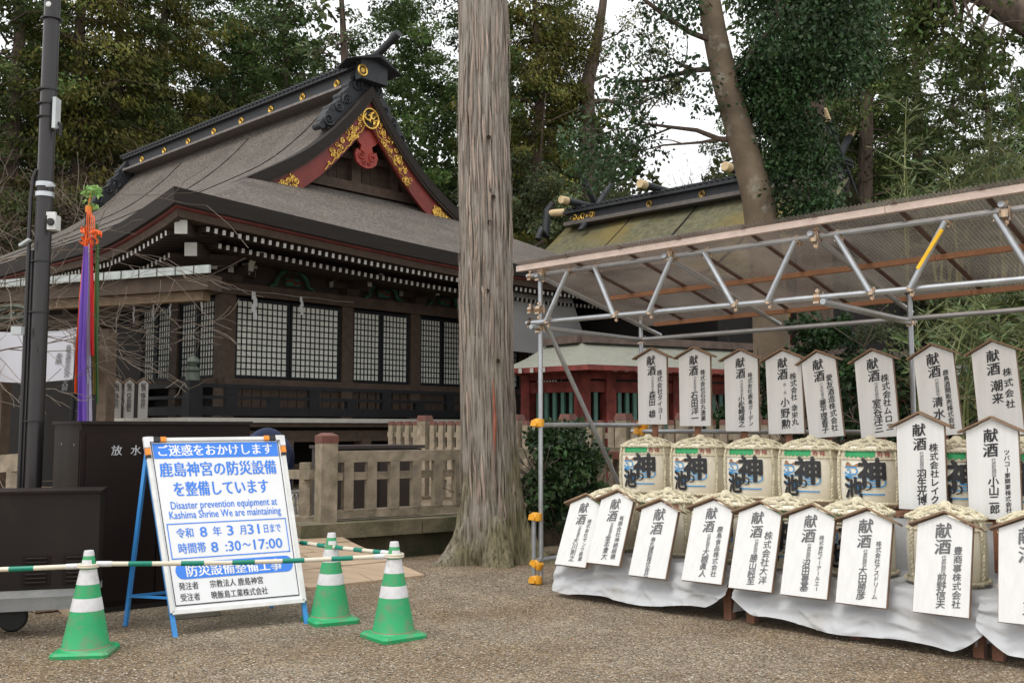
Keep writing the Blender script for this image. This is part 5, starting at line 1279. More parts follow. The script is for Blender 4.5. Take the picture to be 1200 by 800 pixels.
def copies(root, places, labels, group):
    ch = kids(root); sub = {c.name: kids(c) for c in ch}; out = []
    for i, (loc, rz) in enumerate(places):
        if i == 0: c = root; c.location = loc; c.rotation_euler = (0, 0, rz)
        else:
            c = root.copy(); COL.objects.link(c); c.location = loc; c.rotation_euler = (0, 0, rz)
            for k in ch:
                q = k.copy(); COL.objects.link(q); q.parent = c
                for g_ in sub[k.name]: w = g_.copy(); COL.objects.link(w); w.parent = q
        c['label'] = labels[i]; c['group'] = group; out.append(c)
    return out
bar = make_barrel()
UPN = 1.17
ut = [spx(x, UPN) for x in (760, 821, 886, 951, 1021, 1122, 1200)]
lt = [spx(x, .40) for x in (722, 783, 850, 921, 1003, 1106, 1218)]
face = RS
places = [(SP(t, UPN, .87), face+R.uniform(-.08, .08)+.30) for t in ut]+[(SP(t, .40, .402), face+.3+R.uniform(-.15, .15)) for t in lt]
labs = ['leftmost barrel of the upper row, beside the orange pipe clamps', 'second barrel from the left in the upper row', 'third barrel from the left in the upper row', 'fourth barrel from the left in the upper row', 'fifth barrel of the upper row, just left of the mid-height name boards', 'upper row barrel seen in the gap between the two mid-height name boards', 'upper row barrel cut by the right picture edge',
        'lower row barrel hidden behind the two leftmost leaning name boards', 'second lower row barrel, between second and third leaning name boards', 'third lower row barrel, between third and fourth leaning name boards', 'fourth lower row barrel, between fourth and fifth leaning name boards', 'lower row barrel glimpsed dark between sixth and seventh leaning name boards', 'fully bulging lower row barrel behind the largest leaning name board', 'lower row barrel at the right picture edge below the name board']
copies(bar, places, labs, 'rope bound sake barrels on the stand')
# ---------------------------------------------------- name boards
def board(label, base, rz, w, h, ap, lean, roll, cols, faded=False, stake=.25, group='white name boards above the barrels', small=None):
    t = thing('name_board', label, 'name board', base, rz, group)
    rot = Matrix.Rotation(-lean, 3, 'X') @ Matrix.Rotation(roll, 3, 'Y')
    fn = lambda u, v, d: rot @ Vector((u, d, v))
    m = MB(); m.prism([(-w/2, 0), (w/2, 0), (w/2, h), (0, h+ap), (-w/2, h)], lambda u, v, d: fn(u, v, d), -.012, .012); part(m, 'panel', M_bwhite, t)
    # edges show bare wood
    m = MB(); m.prism([(-w/2-.004, -.003), (w/2+.004, -.003), (w/2+.004, h), (0, h+ap), (-w/2-.004, h)], lambda u, v, d: fn(u, v, d), -.006, .020); part(m, 'wooden_back', M_brownwood, t)
    m = MB(); e = .055; sl = ap/(w/2)
    for s in (-1, 1):
        a = (0, h+ap+.011); b = (s*(w/2+e), h-sl*e+.011)
        P = [a, b, (b[0], b[1]+.014), (a[0], a[1]+.014)]; m.prism(P if s > 0 else P[::-1], fn, -.045, .045)
    part(m, 'roof_cap', M_brownwood, t)
    if stake: m = MB(); m.box(fn(0, h*.45-stake/2, .042), (.055, .035, h*.9+stake), rot); part(m, 'stake', M_stake, t)
    F2 = lambda u, v, o=0: fn(u, v, -.0145-o)
    m = MB()
    for (tx, cx, y0, sz_, st_, bo) in cols: column(m, tx, cx*w, y0, sz_, st_, F2, bo, jit=.04, brush=True)
    part(m, 'lettering', M_ink2 if faded else M_ink, t)
    if small:
        m = MB(); 
        for (tx, cx, y0, sz_, st_) in small: column(m, tx, cx*w, y0, sz_, st_, F2, 0, brush=True)
        part(m, 'small_lettering', M_ink2, t)
    return t
def cols_for(h, ap, w, comp, name, title='代表取締役', gap=.0, c0=.0, headx=-.02):
    hs_ = .105 if w < .4 else .112; top = h+ap*.25
    out = [('献酒', headx, top, hs_*1.04, hs_*1.05, .024)]
    cx = .27; n = len(comp); y0 = h-.135-gap; st_ = min(.088, (y0-.05)/max(1, n)); out.append((comp, cx, y0, min(.074, st_*1.02), st_, .020))
    sm = None; yb = top-2*hs_*1.07
    if name:
        avail = yb-.03; nl = len(title) if title else 0; sy = avail*.33 if title else .03; sm = [(title, .02, yb, .034, sy/max(nl, 1))] if title else None
        n2 = len([c for c in name]); st2 = min(.105, (avail-sy-.01)/max(1, n2)); out.append((name, .0, yb-sy, min(.098, st2*1.12), st2, .022))
    return out, sm
BACK = [(766, 497, 'leftmost of the upper row boards, above the orange clamps', '株式会社タイヨー', '森田 雄', 0, .36), (816, 499, 'second board from the left in the upper row', '株式会社石田丸漁業', '石田洋一', 0, .365),
 (871, 505, 'third board from the left in the upper row', '株式会社鹿島ガーデン', '小松崎福之', 0, .365), (923, 508, 'fourth board of the upper row, overlapped by its right neighbour', '株式会社 幸栄丸', '小野勲', -1.5, .365),
 (970, 512, 'tilted fifth board of the upper row, before its left neighbour', '愛友酒造株式会社', '兼平理香子', -5, .335), (1033, 512, 'sixth board of the upper row, left of the rear steel post', '株式会社ムロ二', '室谷洋三', -3.5, .345),
 (1106, 510, 'seventh board of the upper row, right of the rear steel post', '鹿島酒類販売株式会社', '清水', -4.5, .335), (1176, 510, 'rightmost and largest looking board of the upper row', '株式会社', '潮来', -3.5, .345)]
for px_, yb_, lab, comp, nm, roll, w in BACK:
    t_ = spx(px_, 1.72); p = SP(t_, 1.72, 0); rr_, tt_ = ray(px_, yb_); z = CH+tt_*p.y; p.z = z
    h = .70 if px_ > 1000 else .72; c_, sm = cols_for(h, .085, w, comp, nm, '会長' if '幸' in comp else ('' if '潮' in nm else '代表取締役'))
    board('name board: '+lab, p, RS+.06, w, h, .085, 0, math.radians(roll), c_, small=sm, stake=.38)
for px_, yb_, lab, comp, nm in ((1080, 597, 'left one of the two mid-height boards in front of the upper barrels', '株式会社レイク', '羽生光博'), (1164, 608, 'right one of the two mid-height boards in front of the upper barrels', 'ツバコー東関東株式会社', '小山二郎')):
    t_ = spx(px_, .80); p = SP(t_, .80, 0); rr_, tt_ = ray(px_, yb_); p.z = CH+tt_*p.y
    c_, sm = cols_for(.655, .09, .365, comp, nm); board('name board: '+lab, p, RS+.05, .365, .655, .09, 0, 0, c_, small=sm, stake=.40)
FRONT = [(668, 663, 'first from the left in the leaning front row', '株式会社サンワ商業', '大川則之'), (706, 661, 'second from the left in the leaning front row', '有限会社神栖細機', '金本貴大'),
 (757, 676, 'third from the left in the leaning front row', '', ''), (820, 682, 'fourth from the left in the leaning front row', '鹿島食品株式会社', '大槻眞人'),
 (876, 691, 'fifth from the left in the leaning front row, above the cloth gap', '株式会社大洋', '勝山純至'), (938, 699, 'sixth from the left in the leaning front row', '株式会社イーアールエー', '沼田豊基'),
 (1004, 709, 'seventh from the left in the leaning front row', '株式会社アスドリーム', '大田勝彦'), (1096, 720, 'eighth and largest fully visible board of the leaning front row', '豊商事株式会社', '前野信夫'), (1199, 732, 'last of the leaning front row, cut by the right picture edge', '', '至')]
for i, (px_, yb_, lab, comp, nm) in enumerate(FRONT):
    t_ = spx(px_, -.20); p = SP(t_, -.20, 0); rr_, tt_ = ray(px_, yb_); p.z = CH+tt_*p.y
    w, h, ap = .365, .60-.02*(i < 3), .078; w -= .02*(i < 2)
    if i == 2: c_, sm = [('献酒', .02, h+.02, .12, .12, .022), ('寿丸建設株式会社', -.02, h-.24, .050, .043, .02)], None
    elif i == 8: c_, sm = [('献酒', -.02, h+.02, .12, .12, .022), ('至', .0, .15, .09, .1, .02)], None
    else: c_, sm = cols_for(h, ap, w, comp, nm)
    board('name board: '+lab, p, RS+.03+(.10 if i == 8 else 0), w, h, ap, math.radians(24-1.3*i), 0, c_, faded=True, small=sm, stake=0, group='white name boards leaning in the front row')
# ================================================================== green and white cones
def conemat():
    m = mat('cone_green', (.022, .36, .13), rough=.5, var=.06, scale=3, col2=(.16, .22, .13), c2pos=(.48, .72), c2scale=8); return m
M_cg = conemat(); M_cw = mat('reflective_white', (.66, .66, .67), rough=.4, var=.10, scale=15, col2=(.42, .40, .36), c2pos=(.52, .8), c2scale=11)
M_band = mat('tape_green', (.0, .20, .13), rough=.4, var=.05); M_cream = mat('bar_cream', (.66, .60, .48), rough=.45, var=.08); M_dirt = mat('dried_mud', (.30, .24, .17), rough=.95)
cr_ = lambda z: .158-(z-.045)*(.158-.036)/.62
def cone(label, p, rz):
    t = thing('traffic_cone', label, 'traffic cone', p, rz, 'green and white traffic cones')
    m = MB(); B = []
    for z, s in ((0, .186), (.028, .190), (.045, .172)):
        B.append([(s*c*(1 if abs(c) < .99 else 1), s*d, z) for c, d in ((-1, -.86), (-.86, -1), (.86, -1), (1, -.86), (1, .86), (.86, 1), (-.86, 1), (-1, .86), (-1, -.86))])
    m.grid(B); m.add(B[2][:8], [tuple(range(8))]); part(m, 'base', M_cg, t)
    m = MB(); m.lathe([(.166, .045), (.160, .052)]+[(cr_(z), z) for z in (.06, .2, .35, .5, .62, .665)], 36, caps=False); part(m, 'body', M_cg, t, smooth=True)
    for a, b in ((.30, .385), (.475, .575)):
        m = MB(); m.lathe([(cr_(a)+.0015, a), (cr_(b)+.0015, b)], 36, caps=False); part(m, 'reflective_band', M_cw, t, smooth=True)
    m = MB(); m.lathe([(cr_(.665)+.001, .665), (.031, .70), (.024, .702), (.022, .66), (0, .66)], 24, caps=False); part(m, 'cap', M_cw, t, smooth=True)
    m = MB(); m.grid([[((cr_(z)+.002)*math.sin(u), -(cr_(z)+.002)*math.cos(u), z) for u in np.linspace(-.9, .7, 8)] for z in (.61, .64)]); part(m, 'label_strip', M_cw, t)
    m = MB(); m.lathe([(cr_(.055)+.0025, .055), (cr_(.062)+.0022, .062)], 36, caps=False); part(m, 'mud_line', M_dirt, t)
    return t
G1, G2, G3, G4 = gnd(461, 747), gnd(387, 728), gnd(100, 766), gnd(283, 702)
cone('green and white cone right of the signboard, nearest the big trunk', G1, math.radians(38)); cone('green and white cone touching the lower right leg of the signboard', G2, math.radians(30))
cone('green and white cone left of the signboard, in front of the cabinets', G3, math.radians(8)); cone('green and white cone almost hidden behind the signboard', G4, .3)
def bar_(label, a, b, na, nb, seg, first=0):
    t = thing('cone_bar', label, 'cone bar', (0, 0, 0), 0, 'striped bars hung between the cones')
    a, b = Vector(a), Vector(b); d = (b-a); L = d.length; d /= L; sg = Vector((0, 0, -1))
    P = lambda s: a+d*s+sg*(.018*math.sin(math.pi*s/L))
    m = MB(); m.tube([P(.06+ (L-.12)*i/14) for i in range(15)], .0165, 12); part(m, 'pole', M_cream, t, smooth=True)
    s = .16+first
    while s+seg < L-.1:
        m = MB(); m.tube([P(s), P(s+seg/2), P(s+seg)], .0177, 12, caps=False); part(m, 'green_stripe', M_band, t, smooth=True); s += seg*2.25
    for c, f in ((a, na), (b, nb)):
        if f: m = MB(); m.tube([(c.x+.066*math.cos(k*.2856), c.y+.066*math.sin(k*.2856), c.z-.004) for k in range(23)], .009, 8); part(m, 'end_ring', M_cream, t, smooth=True)
    m = MB(); m.tube([P(.05), P(.15)], .0195, 12); m.tube([P(L-.15), P(L-.05)], .0195, 12); part(m, 'end_sleeve', M_cw, t, smooth=True)
z1 = Vector((0, 0, .597)); off = Vector((0, -.0, 0))
def ends_(a, b): d = (b-a).normalized()*.0; return a, b
p3 = G3+z1; p1 = G1+z1; p4 = G4+Vector((0, 0, .60))
bar_('striped bar from the left picture edge to the left cone', p3+Vector((-1.9, -.12, .0))+Vector((0, 0, -.02)), p3, 0, 1, .165, .1)
bar_('long striped bar crossing in front of the signboard between left and right cones', p3+Vector((0, 0, .012)), p1, 1, 1, .155, .10)
bar_('striped bar running from the right cone back behind the signboard', p4, p1+Vector((0, 0, .015)), 1, 1, .115, .05)
# ================================================================== A-frame signboard
M_sblue = mat('sign_blue_paint', (.035, .24, .60), rough=.45, var=.1); M_swhite = mat('sign_white', (.72, .73, .74), rough=.4, var=.04, scale=4, col2=(.60, .54, .44), c2pos=(.66, .82), c2scale=3.5)
M_pblue = mat('sign_print_blue', (.035, .20, .72), rough=.45, var=.04); M_frame = mat('sign_frame', (.66, .66, .64), rough=.35, var=.1, scale=10)
M_ink3 = mat('sign_black', (.03, .03, .032), rough=.5)
sg = thing('a_frame_sign', 'white and blue construction notice board on a blue A-frame between the cones', 'signboard')
LL, LR = gnd(206, 747), gnd(360, 731); TLp = at(170, 513, 8.12)
nrm = (LR-LL).cross(TLp-LL).normalized(); nrm = -nrm if nrm.y > 0 else nrm
_d = at(329, 511, 1.0)-Vector((0, 0, CH)); _d = Vector((_d.x, _d.y, _d.z)); TRp = Vector((0, 0, CH))+_d*((LL-Vector((0, 0, CH))).dot(nrm)/_d.dot(nrm))
def SG(u, v, o=0.0):    # u across, v up (0 at feet, 1 at top), o towards the viewer
    return (LL.lerp(LR, u)).lerp(TLp.lerp(TRp, u), v)+nrm*o
for u in (0, 1): m = MB(); m.beam(SG(u, 0, -.012), SG(u, .99, -.012), .035, .02, up=nrm); part(m, 'front_leg', M_sblue, sg)
bl_, br_ = gnd(147, 733), gnd(318, 712); 
for a, b in ((SG(.02, .97, -.05), bl_), (SG(.98, .97, -.05), br_)): m = MB(); m.beam(a, b, .028, .028); part(m, 'rear_leg', M_sblue, sg)
m = MB(); m.beam(SG(.02, .97, -.05).lerp(bl_, .84), SG(.98, .97, -.05).lerp(br_, .84), .02, .02); m.beam(SG(.02, .97, -.05).lerp(bl_, .84), SG(.0, .19, -.02), .018, .018); part(m, 'cross_bar', M_sblue, sg)
V0, V1 = .112, .985
m = MB(); P4 = [SG(0, V0, .004), SG(1, V0, .004), SG(1, V1, .004), SG(0, V1, .004)]; m.add(P4+[p-nrm*.012 for p in P4], [(0, 1, 2, 3), (7, 6, 5, 4), (0, 4, 5, 1), (1, 5, 6, 2), (2, 6, 7, 3), (3, 7, 4, 0)]); part(m, 'panel', M_swhite, sg)
m = MB(); fr = .0
for a, b in ((SG(0, V0, .01), SG(1, V0, .01)), (SG(0, V1, .01), SG(1, V1, .01)), (SG(0, V0, .01), SG(0, V1, .01)), (SG(1, V0, .01), SG(1, V1, .01))): m.beam(a, b, .030, .022, up=nrm)
part(m, 'frame', M_frame, sg)
V = lambda v: V1-.008-(V1-V0-.016)*v          # v measured down the panel, 0..1
sf = lambda o: (lambda u, v: SG(u, V(v), o))
def quad(mb, u0, u1, v0, v1, o, n=1): mb.add([SG(u0, V(v1), o), SG(u1, V(v1), o), SG(u1, V(v0), o), SG(u0, V(v0), o)], [(0, 1, 2, 3)])
m = MB()
for u0, u1, v0, v1 in ((.030, .036, .005, .975), (.964, .970, .005, .975), (.030, .970, .968, .975)): quad(m, u0, u1, v0, v1, .0065)
part(m, 'black_border', M_ink3, sg)
m = MB(); quad(m, .04, .96, .012, .108, .0068)
for u0, u1, v0, v1 in ((.055, .945, .506, .512), (.055, .945, .708, .714), (.055, .062, .506, .714), (.938, .945, .506, .714)): quad(m, u0, u1, v0, v1, .0068)
pts = []
for cu, a0 in ((.90, -math.pi/2), (.12, math.pi/2)):
    for k in range(9): a = a0+math.pi*k/8; pts.append((cu+.052*math.cos(a), .782+.047*math.sin(a)))
m.add([SG(u, V(v), .0068) for u, v in pts][::-1], [tuple(range(len(pts)))]); part(m, 'blue_print', M_pblue, sg)
def hl(tx, u0, u1, v, h, o=.0075, bold=.018, mb=None): line(mb, tx, u0, u1, v, h, lambda x, y, oo=0: SG(x, V(v-(y-v)), o+oo), bold)
m = MB()
hl('鹿島神宮の防災設備', .065, .925, .180, .098, bold=.028, mb=m); hl('を整備しています', .145, .845, .302, .098, bold=.028, mb=m)
hl('Disaster prevention equipment at', .105, .895, .397, .066, bold=.01, mb=m); hl('Kashima Shrine We are maintaining', .085, .915, .455, .066, bold=.01, mb=m)
hl('令和', .115, .235, .565, .062, mb=m); hl('8', .285, .335, .562, .085, mb=m); hl('年', .38, .44, .565, .062, mb=m); hl('3', .485, .53, .562, .085, mb=m); hl('月', .58, .625, .565, .062, mb=m); hl('31', .64, .728, .562, .085, mb=m); hl('日まで', .765, .895, .565, .058, mb=m)
hl('時間帯', .115, .31, .655, .066, mb=m); hl('8', .35, .40, .655, .085, mb=m); hl(':30', .455, .57, .655, .085, mb=m); hl('〜', .585, .645, .655, .07, mb=m); hl('17:00', .67, .89, .655, .085, mb=m)
part(m, 'blue_lettering', M_pblue, sg)
m = MB(); hl('ご迷惑をおかけします', .075, .915, .060, .078, o=.0078, bold=.03, mb=m); hl('防災設備整備工事', .145, .86, .785, .075, o=.0078, bold=.03, mb=m); part(m, 'white_lettering', mat('print_white', (.78, .79, .8)), sg)
m = MB(); hl('発注者', .075, .215, .868, .046, bold=.015, mb=m); hl('宗教法人 鹿島神宮', .30, .70, .868, .046, bold=.015, mb=m); hl('受注者', .075, .215, .930, .046, bold=.015, mb=m); hl('晩飯島工業株式会社', .30, .725, .930, .046, bold=.015, mb=m); part(m, 'black_lettering', M_ink3, sg)
M_tape = mat('orange_tape', (.75, .25, .03)); M_tapek = mat('black_tape', (.02, .02, .02))
for u, du in ((0, 1), (1, -1)):
    m = MB(); m.beam(SG(u+du*.10, V1, .013), SG(u+du*.14, V1, .013), .040, .032, up=nrm); m.beam(SG(u, V1-.05, .013), SG(u, V1-.085, .013), .040, .032, up=nrm); part(m, 'orange_tape', M_tape, sg)
    m = MB(); m.beam(SG(u+du*.05, V1, .013), SG(u+du*.10, V1, .013), .041, .033, up=nrm); m.beam(SG(u, V1-.085, .013), SG(u, V1-.10, .013), .041, .033, up=nrm); part(m, 'black_tape', M_tapek, sg)
    m = MB(); m.beam(SG(u, V1+.012, .013), SG(u, V1-.045, .013), .044, .036, up=nrm); m.beam(SG(u, V1, .013), SG(u+du*.05, V1, .013), .044, .034, up=nrm); part(m, 'padding', M_cw, sg)
wt = thing('weight_block', 'grey concrete weight block on the gravel under the signboard', 'weight', gnd(228, 722), .5)
m = MB(); m.box((0, .05, .045), (.38, .2, .09), taper=.94); part(m, 'block', mat('concrete', (.22, .21, .18), bump=.3), wt)
m = MB(); m.tube([(-.05, .05, .09), (-.04, .05, .13), (.04, .05, .13), (.05, .05, .09)], .008, 6); part(m, 'handle', M_galv, wt)
# ================================================================== dark steel cabinets
M_steel = mat('dark_cabinet_steel', (.018, .012, .011), rough=.5, var=.2, scale=1.5, spec=.10, col2=(.032, .022, .018), c2pos=(.55, .8), c2scale=1.2); M_steel2 = mat('grey_brown_cabinet_steel', (.024, .019, .017), rough=.5, var=.25, scale=1.2, spec=.10, col2=(.045, .036, .030), c2pos=(.55, .8), c2scale=1.4)
M_screw = mat('zinc_screw', (.5, .5, .5), rough=.4, metal=.6)
cb = thing('water_cannon_cabinet', 'big dark brown steel cabinet with white lettering behind the signboard', 'cabinet', (-3.60, 8.36, 0), math.atan2(.60, .80))
Wc, Dc, Hc = 1.47, .95, 1.575
m = MB(); m.box((Wc/2, Dc/2, Hc/2+.01), (Wc, Dc, Hc-.02)); part(m, 'body', M_steel, cb)
m = MB(); m.box((Wc/2, Dc/2, Hc+.012), (Wc+.04, Dc+.05, .025)); part(m, 'lid', M_steel2, cb)
for a, b in ((.04, Wc*.43), (Wc*.43+.012, Wc-.04)):
    m = MB(); m.box(((a+b)/2, -.008, .79), (b-a, .016, 1.40)); part(m, 'door', M_steel, cb)
m = MB()
for k in range(2):
    for z in (.62, 1.40): m.lathe([(.0, -.006), (.012, -.004), (.014, 0)], 8, (-.004, .2+.45*k, z), axis='x', caps=False)
part(m, 'screw', M_screw, cb)
m = MB(); m.box((-.004, Dc/2, .8), (.008, Dc-.06, 1.45)); part(m, 'side_panel', M_steel2, cb)
m = MB(); 
for k, ch in enumerate('放水銃'): letter(m, ch, .285+k*.158, 1.35, .092, lambda u, v, o=0: (u, -.0185-o, v), .015); part(m, 'white_lettering', mat('label_white', (.75, .76, .78)), cb)
m = MB(); m.box((Wc/2, Dc/2, .02), (Wc+.02, Dc+.02, .05)); part(m, 'plinth', M_void, cb)
sc = thing('generator_cabinet', 'low dark cabinet with louvred vents on a galvanised frame in front of the lamp post', 'cabinet', (-3.105, 7.58, 0), math.radians(17))
m = MB(); m.box((-.85, .22, .71), (1.7, .44, .70)); part(m, 'body', M_steel2, sc)
m = MB(); m.box((-.85, .22, 1.068), (1.73, .47, .018)); part(m, 'lid', M_steel, sc)
m = MB(); m.box((-.78, -.012, .845), (.035, .02, .125)); part(m, 'handle', M_galv, sc)
for cx in (-.145, -.42):
    for cz in (.555, .44):
        m = MB(); m.box((cx, -.003, cz), (.19, .006, .10)); part(m, 'vent', M_steel, sc)
        for k in range(3):
            m = MB(); m.tube([(cx-.07, -.014, cz-.03+k*.03), (cx+.07, -.014, cz-.03+k*.03)], .008, 6); part(m, 'louvre', M_steel2, sc)
m = MB(); m.box((-.85, .05, .325), (1.7, .05, .055)); m.box((-.85, .40, .325), (1.7, .05, .055)); m.box((-.6, .25, .22), (1.1, .05, .10)); part(m, 'frame_rail', M_galv, sc)
m = MB(); m.box((0, 0, .15), (.055, .055, .30)); m.box((0, 0, .012), (.12, .12, .024)); lg = m.mesh('leg', M_galv)
for x, y in ((-.82, .03), (-.82, .4), (-1.65, .03), (-.06, .4)): put(lg, 'leg', sc, (x, y, 0))
m = MB(); m.lathe([(0, -.04), (.09, -.04), (.105, -.02), (.105, .02), (.09, .04), (0, .04)], 20, (-.62, .36, .105), axis='y', caps=False); part(m, 'wheel', mat('tyre', (.02, .02, .02)), sc, smooth=True)
# ================================================================== lamp post
lp = thing('lamp_post', 'tall black-brown lamp post with conduits and pole-mounted boxes at the left', 'lamp post', at(39, 560, 8.7))
q = lp.location; b0 = Vector((q.x, q.y, 0)); lp.location = b0
M_pole = mat('black_brown_pole', (.020, .017, .017), rough=.32, var=.06)
m = MB(); m.lathe([(.13, 0), (.13, .03), (.072, .05), (.070, .9), (.069, 3.5), (.067, 7)], 28, caps=True); part(m, 'pole', M_pole, lp, smooth=True)
m = MB(); m.lathe([(.0925, .0), (.0925, .01)], 24, (0, 0, 5.2)); 
for dx, r in ((-.108, .018), (-.082, .014)): m.tube([(dx, -.03, .05), (dx, -.03, 3.55), (dx+.015, -.03, 3.75), (-.06, -.04, 3.82)] if dx < -.1 else [(dx, -.02, .05), (dx, -.02, 3.1)], r, 8)
part(m, 'conduit', M_pole, lp, smooth=True)
m = MB()
for z in (3.60, 3.69): m.lathe([(.080, -.020), (.080, .020)], 24, (0, 0, z))
m.tube([(.05, -.08, 3.66), (.13, -.1, 3.66)], .012, 6); part(m, 'steel_band', mat('bright_band', (.5, .52, .54), rough=.3, metal=.7), lp)
m = MB()
for z in (4.55, 4.42, 4.30, 2.55, 1.6, 3.0): m.lathe([(.086, -.006), (.086, .006)], 20, (-.012, 0, z))
part(m, 'cable_tie', M_tapek, lp)
m = MB(); m.box((.098, -.05, 4.32), (.03, .10, .28)); part(m, 'flat_antenna', mat('box_grey', (.45, .48, .48), rough=.5), lp)
m = MB(); m.tube([(.11, -.05, 4.18), (.14, -.05, 4.12), (.14, -.05, 4.22), (.11, -.04, 4.24)], .016, 6); part(m, 'cable', M_tapek, lp)
m = MB(); m.box((.128, -.08, 3.33), (.075, .10, .13)); m.box((.09, -.05, 3.42), (.08, .03, .03)); part(m, 'camera_box', mat('camera_box_white', (.55, .55, .53), rough=.4), lp)
m = MB(); m.lathe([(0, -.02), (.03, -.018), (.034, 0)], 12, (.125, -.135, 3.33), axis='y'); part(m, 'camera_lens', M_tapek, lp)
m = MB(); m.box((-.10, -.12, 3.15), (.10, .05, .02), Matrix.Rotation(-.6, 3, 'Y')); m.box((-.13, -.12, 2.38), (.09, .06, .07)); part(m, 'small_bracket', MATS['box_grey'], lp)
m = MB()
for z in (5.32, 5.98): m.lathe([(0, -.006), (.022, -.004), (.026, 0)], 10, (-.005, -.069, z), axis='y', caps=False)
part(m, 'bolt_cap', M_cw, lp)
# ================================================================== festival pole with ribbons
fp = thing('ribbon_pole', 'black pole topped with green leaves and long purple, orange, red and white ribbons', 'ribbon pole')
YB_ = 10.6; base = at(83, 520, YB_+.1); base.z = .0; top = at(104, 242, YB_)
bs = top+(at(85, 488, YB_)-top)*1.0; dirp = (bs-top)/abs(bs.z-top.z); foot = top+dirp*top.z
m = MB(); m.tube([foot, top], .026, 10); part(m, 'pole', M_black, fp, smooth=True)
M_leafy = leafmat('fresh_leaves', (.22, .38, .12), tr=.3)
cs = [(top.x+R.uniform(-.05, .09), top.y+R.uniform(-.05, .05), top.z+R.uniform(.0, .20), .07) for _ in range(9)]
clumps(cs, 2600, .055, M_leafy, 'leaf_bunch', fp, clo=.8, chi=1.5, dn=.2)
m = MB(); m.tube([top, top+Vector((.02, 0, .18))], .01, 5); m.lathe([(.034, -.035), (.034, .035)], 10, top-Vector((0, 0, .03))); part(m, 'binding', M_tape, fp)
def silk(n, c): return mat(n, c, rough=.55, var=.12, scale=2, stretch=(14, 14, .6), trans=.25)
M_pur, M_or, M_rd, M_wh, M_gr, M_ye = silk('purple_silk', (.19, .09, .50)), silk('orange_silk', (.85, .16, .03)), silk('red_silk', (.62, .02, .03)), silk('white_silk', (.72, .70, .76)), silk('green_silk', (.08, .17, .06)), silk('yellow_silk', (.50, .38, .06))
knot = at(106, 277, YB_-.04)
def ribbon(nm, mt, x0b, x1b, x0t, x1t, zt_, zb_, dy, parent=fp, bow=0):
    P = []; n = 30
    for i in range(n+1):
        f = i/n; z = zt_+(zb_-zt_)*f; row = []; g_ = min(1, f*1.0)**.8
        for j in range(9):
            u = j/8; x = (x0t+(x1t-x0t)*u)*(1-g_)+(x0b+(x1b-x0b)*u)*g_
            row.append((x+.006*math.sin(z*4+j), YB_+dy+.022*math.sin(u*11+z*1.3)*(.3+g_)+.02*math.sin(z*2), z))
        P.append(row)
    m = MB(); m.grid(P, flip=True); return part(m, nm, mt, parent, smooth=True)
px2 = lambda px_, y=480: at(px_, y, YB_).x
zb_, zt2 = .9, knot.z-.02
ribbon('purple_ribbon', M_pur, px2(96), px2(108.5), px2(102.5, 300), px2(107.5, 300), zt2-.1, zb_, -.12); ribbon('pale_lilac_ribbon', silk('lilac_silk', (.50, .46, .62)), px2(106), px2(113), px2(106, 300), px2(109, 300), zt2, zb_, -.07)
ribbon('orange_ribbon', M_or, px2(95.2, 400), px2(96.6, 400), px2(101.5, 300), px2(105, 300), zt2+.05, 1.9, -.09); ribbon('white_ribbon', M_wh, px2(106, 400), px2(110, 400), px2(105, 300), px2(107.5, 300), zt2, 2.0, -.075)
ribbon('red_ribbon', M_rd, px2(110.5), px2(112.5), px2(107, 300), px2(110, 300), zt2, 2.3, -.09); ribbon('red_ribbon', M_rd, px2(96.3, 400), px2(97.6, 400), px2(101, 300), px2(103, 300), zt2, 2.2, -.065)
ribbon('green_ribbon', M_gr, px2(113.5), px2(115), px2(109.5, 300), px2(113, 300), knot.z+.15, 1.8, -.0); ribbon('yellow_ribbon', M_ye, px2(112, 400), px2(114, 400), px2(109, 300), px2(111, 300), knot.z+.1, 1.9, .02)
m = MB()
for k in range(26):
    a = R.uniform(0, 6.28); r = R.uniform(.03, .085); c = knot+Vector((r*math.cos(a), R.uniform(-.04, .02), r*math.sin(a)*1.2)); m.tube([c+Vector((.04*math.cos(b+a), .02*math.sin(b*2), .04*math.sin(b+a))) for b in (0, .8, 1.6, 2.4)], [.008, .014, .014, .006], 5)
part(m, 'orange_tassel_knot', M_or, fp, smooth=True)
m = MB()
for k in range(5): x = knot.x-.03+.02*k; m.tube([(top.x, top.y-.03, top.z-.03), (x-.01, YB_-.05, knot.z+.2), (x, YB_-.06, knot.z-.02)], .006, 4)
part(m, 'cord', M_or, fp)
# ================================================================== person bending over behind the signboard
pr = thing('person', 'person in dark navy work clothes bending over behind the right edge of the signboard', 'person', (0, 0, 0))
pc = at(330, 560, 12.9); px0, py0 = pc.x, pc.y
def skin(name, verts, edges, radii, mt, lvl=2):
    me = bpy.data.meshes.new(name); me.from_pydata([tuple(v) for v in verts], edges, []); o = put(me, name, pr)
    sk = o.modifiers.new('skin', 'SKIN')
    if not me.skin_vertices: me.skin_vertices.new()
    for i, r in enumerate(radii): me.skin_vertices[0].data[i].radius = r if isinstance(r, tuple) else (r, r)
    me.skin_vertices[0].data[0].use_root = True
    sb = o.modifiers.new('sub', 'SUBSURF'); sb.levels = lvl; sb.render_levels = lvl
    for p in me.polygons: p.use_smooth = True
    sk.use_smooth_shade = True; me.materials.append(mt); return o
z0 = TZ; B = lambda x, y, z: (px0+x, py0+y, z0+z)
M_navy = mat('navy_cloth', (.010, .019, .055), rough=.85, var=.3, scale=6, bump=.4, bscale=12)
